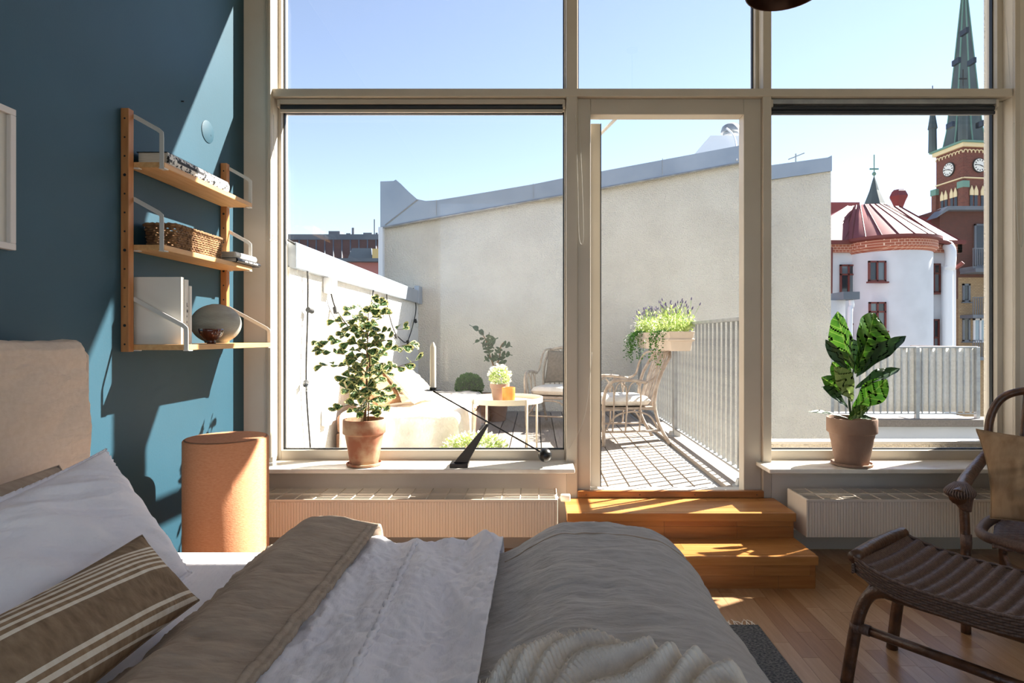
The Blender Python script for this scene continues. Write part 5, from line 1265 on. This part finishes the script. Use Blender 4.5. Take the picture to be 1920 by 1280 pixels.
# ---- turret
pc = P(1639, 395, 60); t = thing('green_turret', 'slim green copper turret with weathervane above the red roof', 'turret', pc)
MB().lathe([(1.35, -12 - pc.z), (1.3, 0), (1.0, .6), (.45, 2.0), (.18, 3.0), (.05, 3.4)], pc, 8).build('cap', 'spire_copper', t)
MB().tube([pc + Vector((0, 0, 3.3)), pc + Vector((0, 0, 5.6))], .05, 6).build('rod', 'verdigris', t); MB().box(pc.x - .45, pc.x + .45, pc.y - .03, pc.y + .03, pc.z + 4.1, pc.z + 4.25).build('vane', 'verdigris', t)
MB().ball(pc + Vector((0, 0, 3.7)), .2, 10, 6).build('ball', 'verdigris', t, smooth=True)
# ---- church tower
YC = 80.0; cxt = 58.96; t = thing('church_tower', 'brick church tower with clock faces and tall green spire', 'church', (cxt, 82.56, -12))
hw = 2.3; ang = math.radians(7)
ca_, sa_ = math.cos(ang), math.sin(ang); ctr = Vector((cxt, 82.56, 0))
def TL_(a, b_, z): return ctr + Vector((a * ca_ - b_ * sa_, a * sa_ + b_ * ca_, 0)) + Vector((0, 0, z))
def tbox(a0, a1, b0, b1, z0, z1): 
    m = MB(); vs = [TL_(a, b_, z) for z in (z0, z1) for a, b_ in ((a0, b0), (a1, b0), (a1, b1), (a0, b1))]
    return m.add(vs, [(3, 2, 1, 0), (4, 5, 6, 7), (0, 1, 5, 4), (1, 2, 6, 5), (2, 3, 7, 6), (3, 0, 4, 7)])
zt0 = Z_(275, YC)
tbox(-hw, hw, -hw, hw, -12, zt0).build('shaft', 'brick_church', t)
for sx, sy in ((-1, -1), (1, -1), (-1, 1), (1, 1)):
    tbox(sx * hw - .4, sx * hw + .4, sy * hw - .4, sy * hw + .4, -12, Z_(352, YC)).build('buttress', 'brick_church', t)
    tbox(sx * hw - .5, sx * hw + .5, sy * hw - .5, sy * hw + .5, Z_(352, YC), Z_(340, YC)).build('buttress_cap', 'verdigris', t)
tbox(-hw - .35, hw + .35, -hw - .35, hw + .35, zt0, zt0 + .5).build('cornice', 'sandstone', t)
tbox(-hw - .6, hw + .6, -hw - .6, hw + .6, zt0 + .5, zt0 + .75).build('cornice', 'verdigris', t)
nrms = {'front': (Vector((0, -1)), Vector((1, 0))), 'side': (Vector((-1, 0)), Vector((0, -1)))}
for key, (nv_, tv) in nrms.items():
    def FP(u, z, o): return TL_(nv_.x * (hw + o) + tv.x * u, nv_.y * (hw + o) + tv.y * u, z)
    # clock
    zc_ = Z_(309, YC); R2 = .86; nn = (FP(0, 0, 1) - FP(0, 0, 0)).normalized()
    MB().tube([FP(0, zc_, 0), FP(0, zc_, .14)], R2 + .12, 40).build('clock_rim', 'ink', t, smooth='auto')
    ck = MB().tube([FP(0, zc_, .10), FP(0, zc_, .20)], R2, 40).build('clock_face', 'clock_white', t, smooth='auto')
    m = MB()
    for h_ in range(12):
        a = h_ * math.pi / 6; u_, v_ = math.sin(a), math.cos(a); m.bar(FP(u_ * R2 * .68, zc_ + v_ * R2 * .68, .22), FP(u_ * R2 * .92, zc_ + v_ * R2 * .92, .22), .11, .02, tuple(nn))
    m.build('hour_marks', 'ink', ck, kind='stuff')
    for a, L, wd in ((math.radians(112), .55, .10), (math.radians(276), .80, .07)):
        MB().bar(FP(0, zc_, .25), FP(math.sin(a) * L * R2, zc_ + math.cos(a) * L * R2, .25), wd, .03, tuple(nn)).build('clock_hand', 'ink', ck)
    # arched frieze
    m = MB()
    for k in range(8):
        u = -hw + .32 + k * (2 * hw - .64) / 7; m.tube([FP(u + .30 * math.cos(a), zt0 - .75 + .42 * math.sin(a), .06) for a in [math.pi * q / 6 for q in range(7)]], .07, 5)
    m.build('arch_frieze', 'sandstone', t, kind='stuff')
    tb_ = FP(-hw + .2, Z_(332, YC), 0); MB().bar(FP(-hw, Z_(333, YC), .08), FP(hw, Z_(333, YC), .08), .2, .16).build('string_course', 'sandstone', t)
    for u in (-.82, .82):   # belfry windows
        z1, z0_ = Z_(352, YC), Z_(392, YC)
        for du in (-.33, .33):
            w_ = MB().ext([FP(u + du - .22, z0_, .03), FP(u + du + .22, z0_, .03), FP(u + du + .22, z1 - .5, .03), FP(u + du, z1, .03), FP(u + du - .22, z1 - .5, .03)], nn * .06).build('belfry_opening', 'dark_window', t)
            MB().ext([FP(u + du - .28, z1 - .95, .04), FP(u + du + .28, z1 - .95, .04), FP(u + du + .28, z1 - .35, .04), FP(u + du, z1 + .35, .04), FP(u + du - .28, z1 - .35, .04)], nn * .12).build('belfry_head', 'sandstone', w_)
# spire: square base broached to an octagon
zs0 = zt0 + .75; zap = Z_(-70, YC); m = MB(); rr_ = hw + .3
def octr(r, z, k): 
    out = []
    for i in range(8):
        a = math.radians(22.5 + 45 * i); q = Vector((math.cos(a), math.sin(a))); s_ = 1 / max(abs(q.x), abs(q.y)); out.append(TL_(q.x * r * (k * s_ * .92 + (1 - k)), q.y * r * (k * s_ * .92 + (1 - k)), z))
    return out
hh = zap - zs0; rows = [octr(rr_, zs0, 1), octr(rr_ * .83, zs0 + hh * .09, .3), octr(rr_ * .70, zs0 + hh * .22, 0), octr(.04, zap, 0)]
m.add([p for r in rows for p in r], [(i * 8 + j, i * 8 + (j + 1) % 8, i * 8 + 8 + (j + 1) % 8, i * 8 + 8 + j) for i in range(3) for j in range(8)])
sp_ = m.build('spire', 'spire_copper', t)
for j in range(8): MB().tube([r[j] for r in rows], .10, 5).build('spire_rib', 'verdigris', sp_)
for (px, py) in ((1793, 116), (1822, 116), (1808, 60), (1782, 235), (1838, 233)):
    p = P(px, py, YC - hw * .95); MB().box(p.x - .18, p.x + .18, p.y - .6, p.y + .6, p.z - .35, p.z + .35).build('dormer', 'dark_window', sp_)
for a, b_ in ((-1, -1), (1, -1), (-1, 1)):
    q = TL_(a * (hw + .3), b_ * (hw + .3), zs0); tt = MB().lathe([(.55, 0), (.5, 3.2), (.62, 3.3), (.06, 7.2)], q, 8).build('corner_pinnacle', 'spire_copper', t)
    MB().tube([q + Vector((0, 0, 7.1)), q + Vector((0, 0, 9.4))], .06, 5).build('finial', 'ink', tt); MB().box(q.x - .5, q.x + .5, q.y - .05, q.y + .05, q.z + 8.1, q.z + 8.25).build('finial_cross', 'ink', tt)
# ---- brick apartment block
Y1 = 45.0; t = thing('apartment_block', 'brown and yellow brick apartment block with balconies', 'building', (X_(1830, Y1), Y1, -12))
MB().box(X_(1762, Y1), X_(1980, Y1), Y1, Y1 + 8, Z_(560, Y1), Z_(392, Y1)).build('upper_wall', 'brick_brown', t)
MB().ext([P(1756, 408, Y1 - .6), P(1766, 397, Y1 - .6), P(1778, 386, Y1 - .6), P(1980, 386, Y1 - .6), P(1980, 393, Y1 - .6), P(1780, 393, Y1 - .6)], (0, 1.2, 0)).build('cornice', 'roof_grey', t)
MB().box(X_(1796, Y1), X_(1980, Y1), Y1 - .05, Y1 + 8, -12, Z_(520, Y1)).build('lower_wall', 'brick_yellow', t)
MB().box(X_(1690, Y1), X_(1765, Y1), Y1 + 1, Y1 + 6, -12, Z_(402, Y1)).build('red_wing', 'red_roof', t)
MB().box(X_(1800, Y1), X_(1980, Y1), Y1 - 1.6, Y1, Z_(514, Y1), Z_(507, Y1)).build('canopy', 'roof_grey', t)
for a in ((1826, 1850, 420, 500), (1804, 1818, 532, 566), (1804, 1818, 596, 640)): far_window(t, *a, Y1 - .06, fm='roof_grey', pm='dark_window', cross=0, mull=False)
far_window(t, 1824, 1850, 597, 640, Y1 - .06, fm='facade_white', pm='sky_window', cross=0)
for k, (yt, yb) in enumerate(((559, 591), (637, 668), (470, 503))):
    s_ = MB().box(X_(1799, Y1), X_(1980, Y1), Y1 - 1.4, Y1, Z_(yb + 6, Y1), Z_(yb, Y1)).build('balcony_slab', 'roof_grey', t)
    m = MB(); x = X_(1799, Y1)
    while x < X_(1900, Y1): m.box(x - .02, x + .02, Y1 - 1.42, Y1 - 1.38, Z_(yb, Y1), Z_(yt, Y1)); x += .16
    m.build('balcony_bars', 'roof_grey', s_, kind='stuff'); MB().box(X_(1799, Y1), X_(1980, Y1), Y1 - 1.44, Y1 - 1.36, Z_(yt, Y1) - .06, Z_(yt, Y1)).build('handrail', 'roof_grey', s_)
# ---- roofs beyond the left parapet
Y2 = 30.0; t = thing('mansard_building', 'brown metal mansard roof beyond the left parapet', 'building', (X_(620, Y2), Y2, -12))
rz0, rz1 = Z_(560, Y2), Z_(441, Y2)
ms = MB().add([P(420, 560, 27.5), P(730, 560, 27.5), P(730, 441, 30), P(420, 441, 30), P(420, 560, 38), P(730, 560, 38), P(730, 441, 36), P(420, 441, 36)], [(0, 1, 2, 3), (3, 2, 6, 7), (1, 5, 6, 2), (0, 3, 7, 4), (4, 7, 6, 5)]).build('roof', 'mansard_brown', t)
MB().box(X_(420, Y2), X_(730, Y2), 29.8, 36.2, rz1 - .25, rz1 + .02).build('eaves', 'roof_grey', t)
for px in range(545, 725, 16): MB().tube([P(px, 560, 27.45), P(px, 443, 29.95)], .03, 4).build('seam', 'roof_grey', ms)
for a in ((616, 637, 433), (649, 657, 437), (681, 697, 436), (704, 708, 436)): MB().box(X_(a[0], 31), X_(a[1], 31), 31, 32.5, rz1 - .3, Z_(a[2], 31)).build('chimney', 'roof_grey', t)
for px, py in ((662, 427), (702, 411)): MB().tube([P(px, 441, 31), P(px, py, 31)], .07 if px < 700 else .03, 6).build('flue', 'roof_grey', t)
MB().box(X_(420, Y2), X_(730, Y2), 28, 38, -12, rz0 + .5).build('wall', 'pink_plaster', t)
t = thing('pink_house', 'low pink house with pale flat roof beyond the parapet', 'building', P(670, 600, 20))
MB().box(X_(620, 20), X_(740, 20), 20, 24, -12, Z_(492, 20)).build('wall', 'pink_plaster', t); MB().box(X_(612, 20), X_(740, 20), 19.7, 24.3, Z_(492, 20), Z_(486, 20)).build('roof', 'roof_grey', t)
t = thing('grey_dormer', 'dark grey metal roof box beside the mansard roof', 'building', P(672, 490, 22.5))
MB().ext([P(650, 489, 22.5), P(698, 489, 22.5), P(696, 465, 22.5), P(660, 465, 22.5)], (0, 2.5, 0)).build('box', 'roof_grey', t)
MB().box(X_(698, 22), X_(716, 22), 22, 24, -12, Z_(466, 22)).build('ochre_wall', 'ochre_plaster', t)
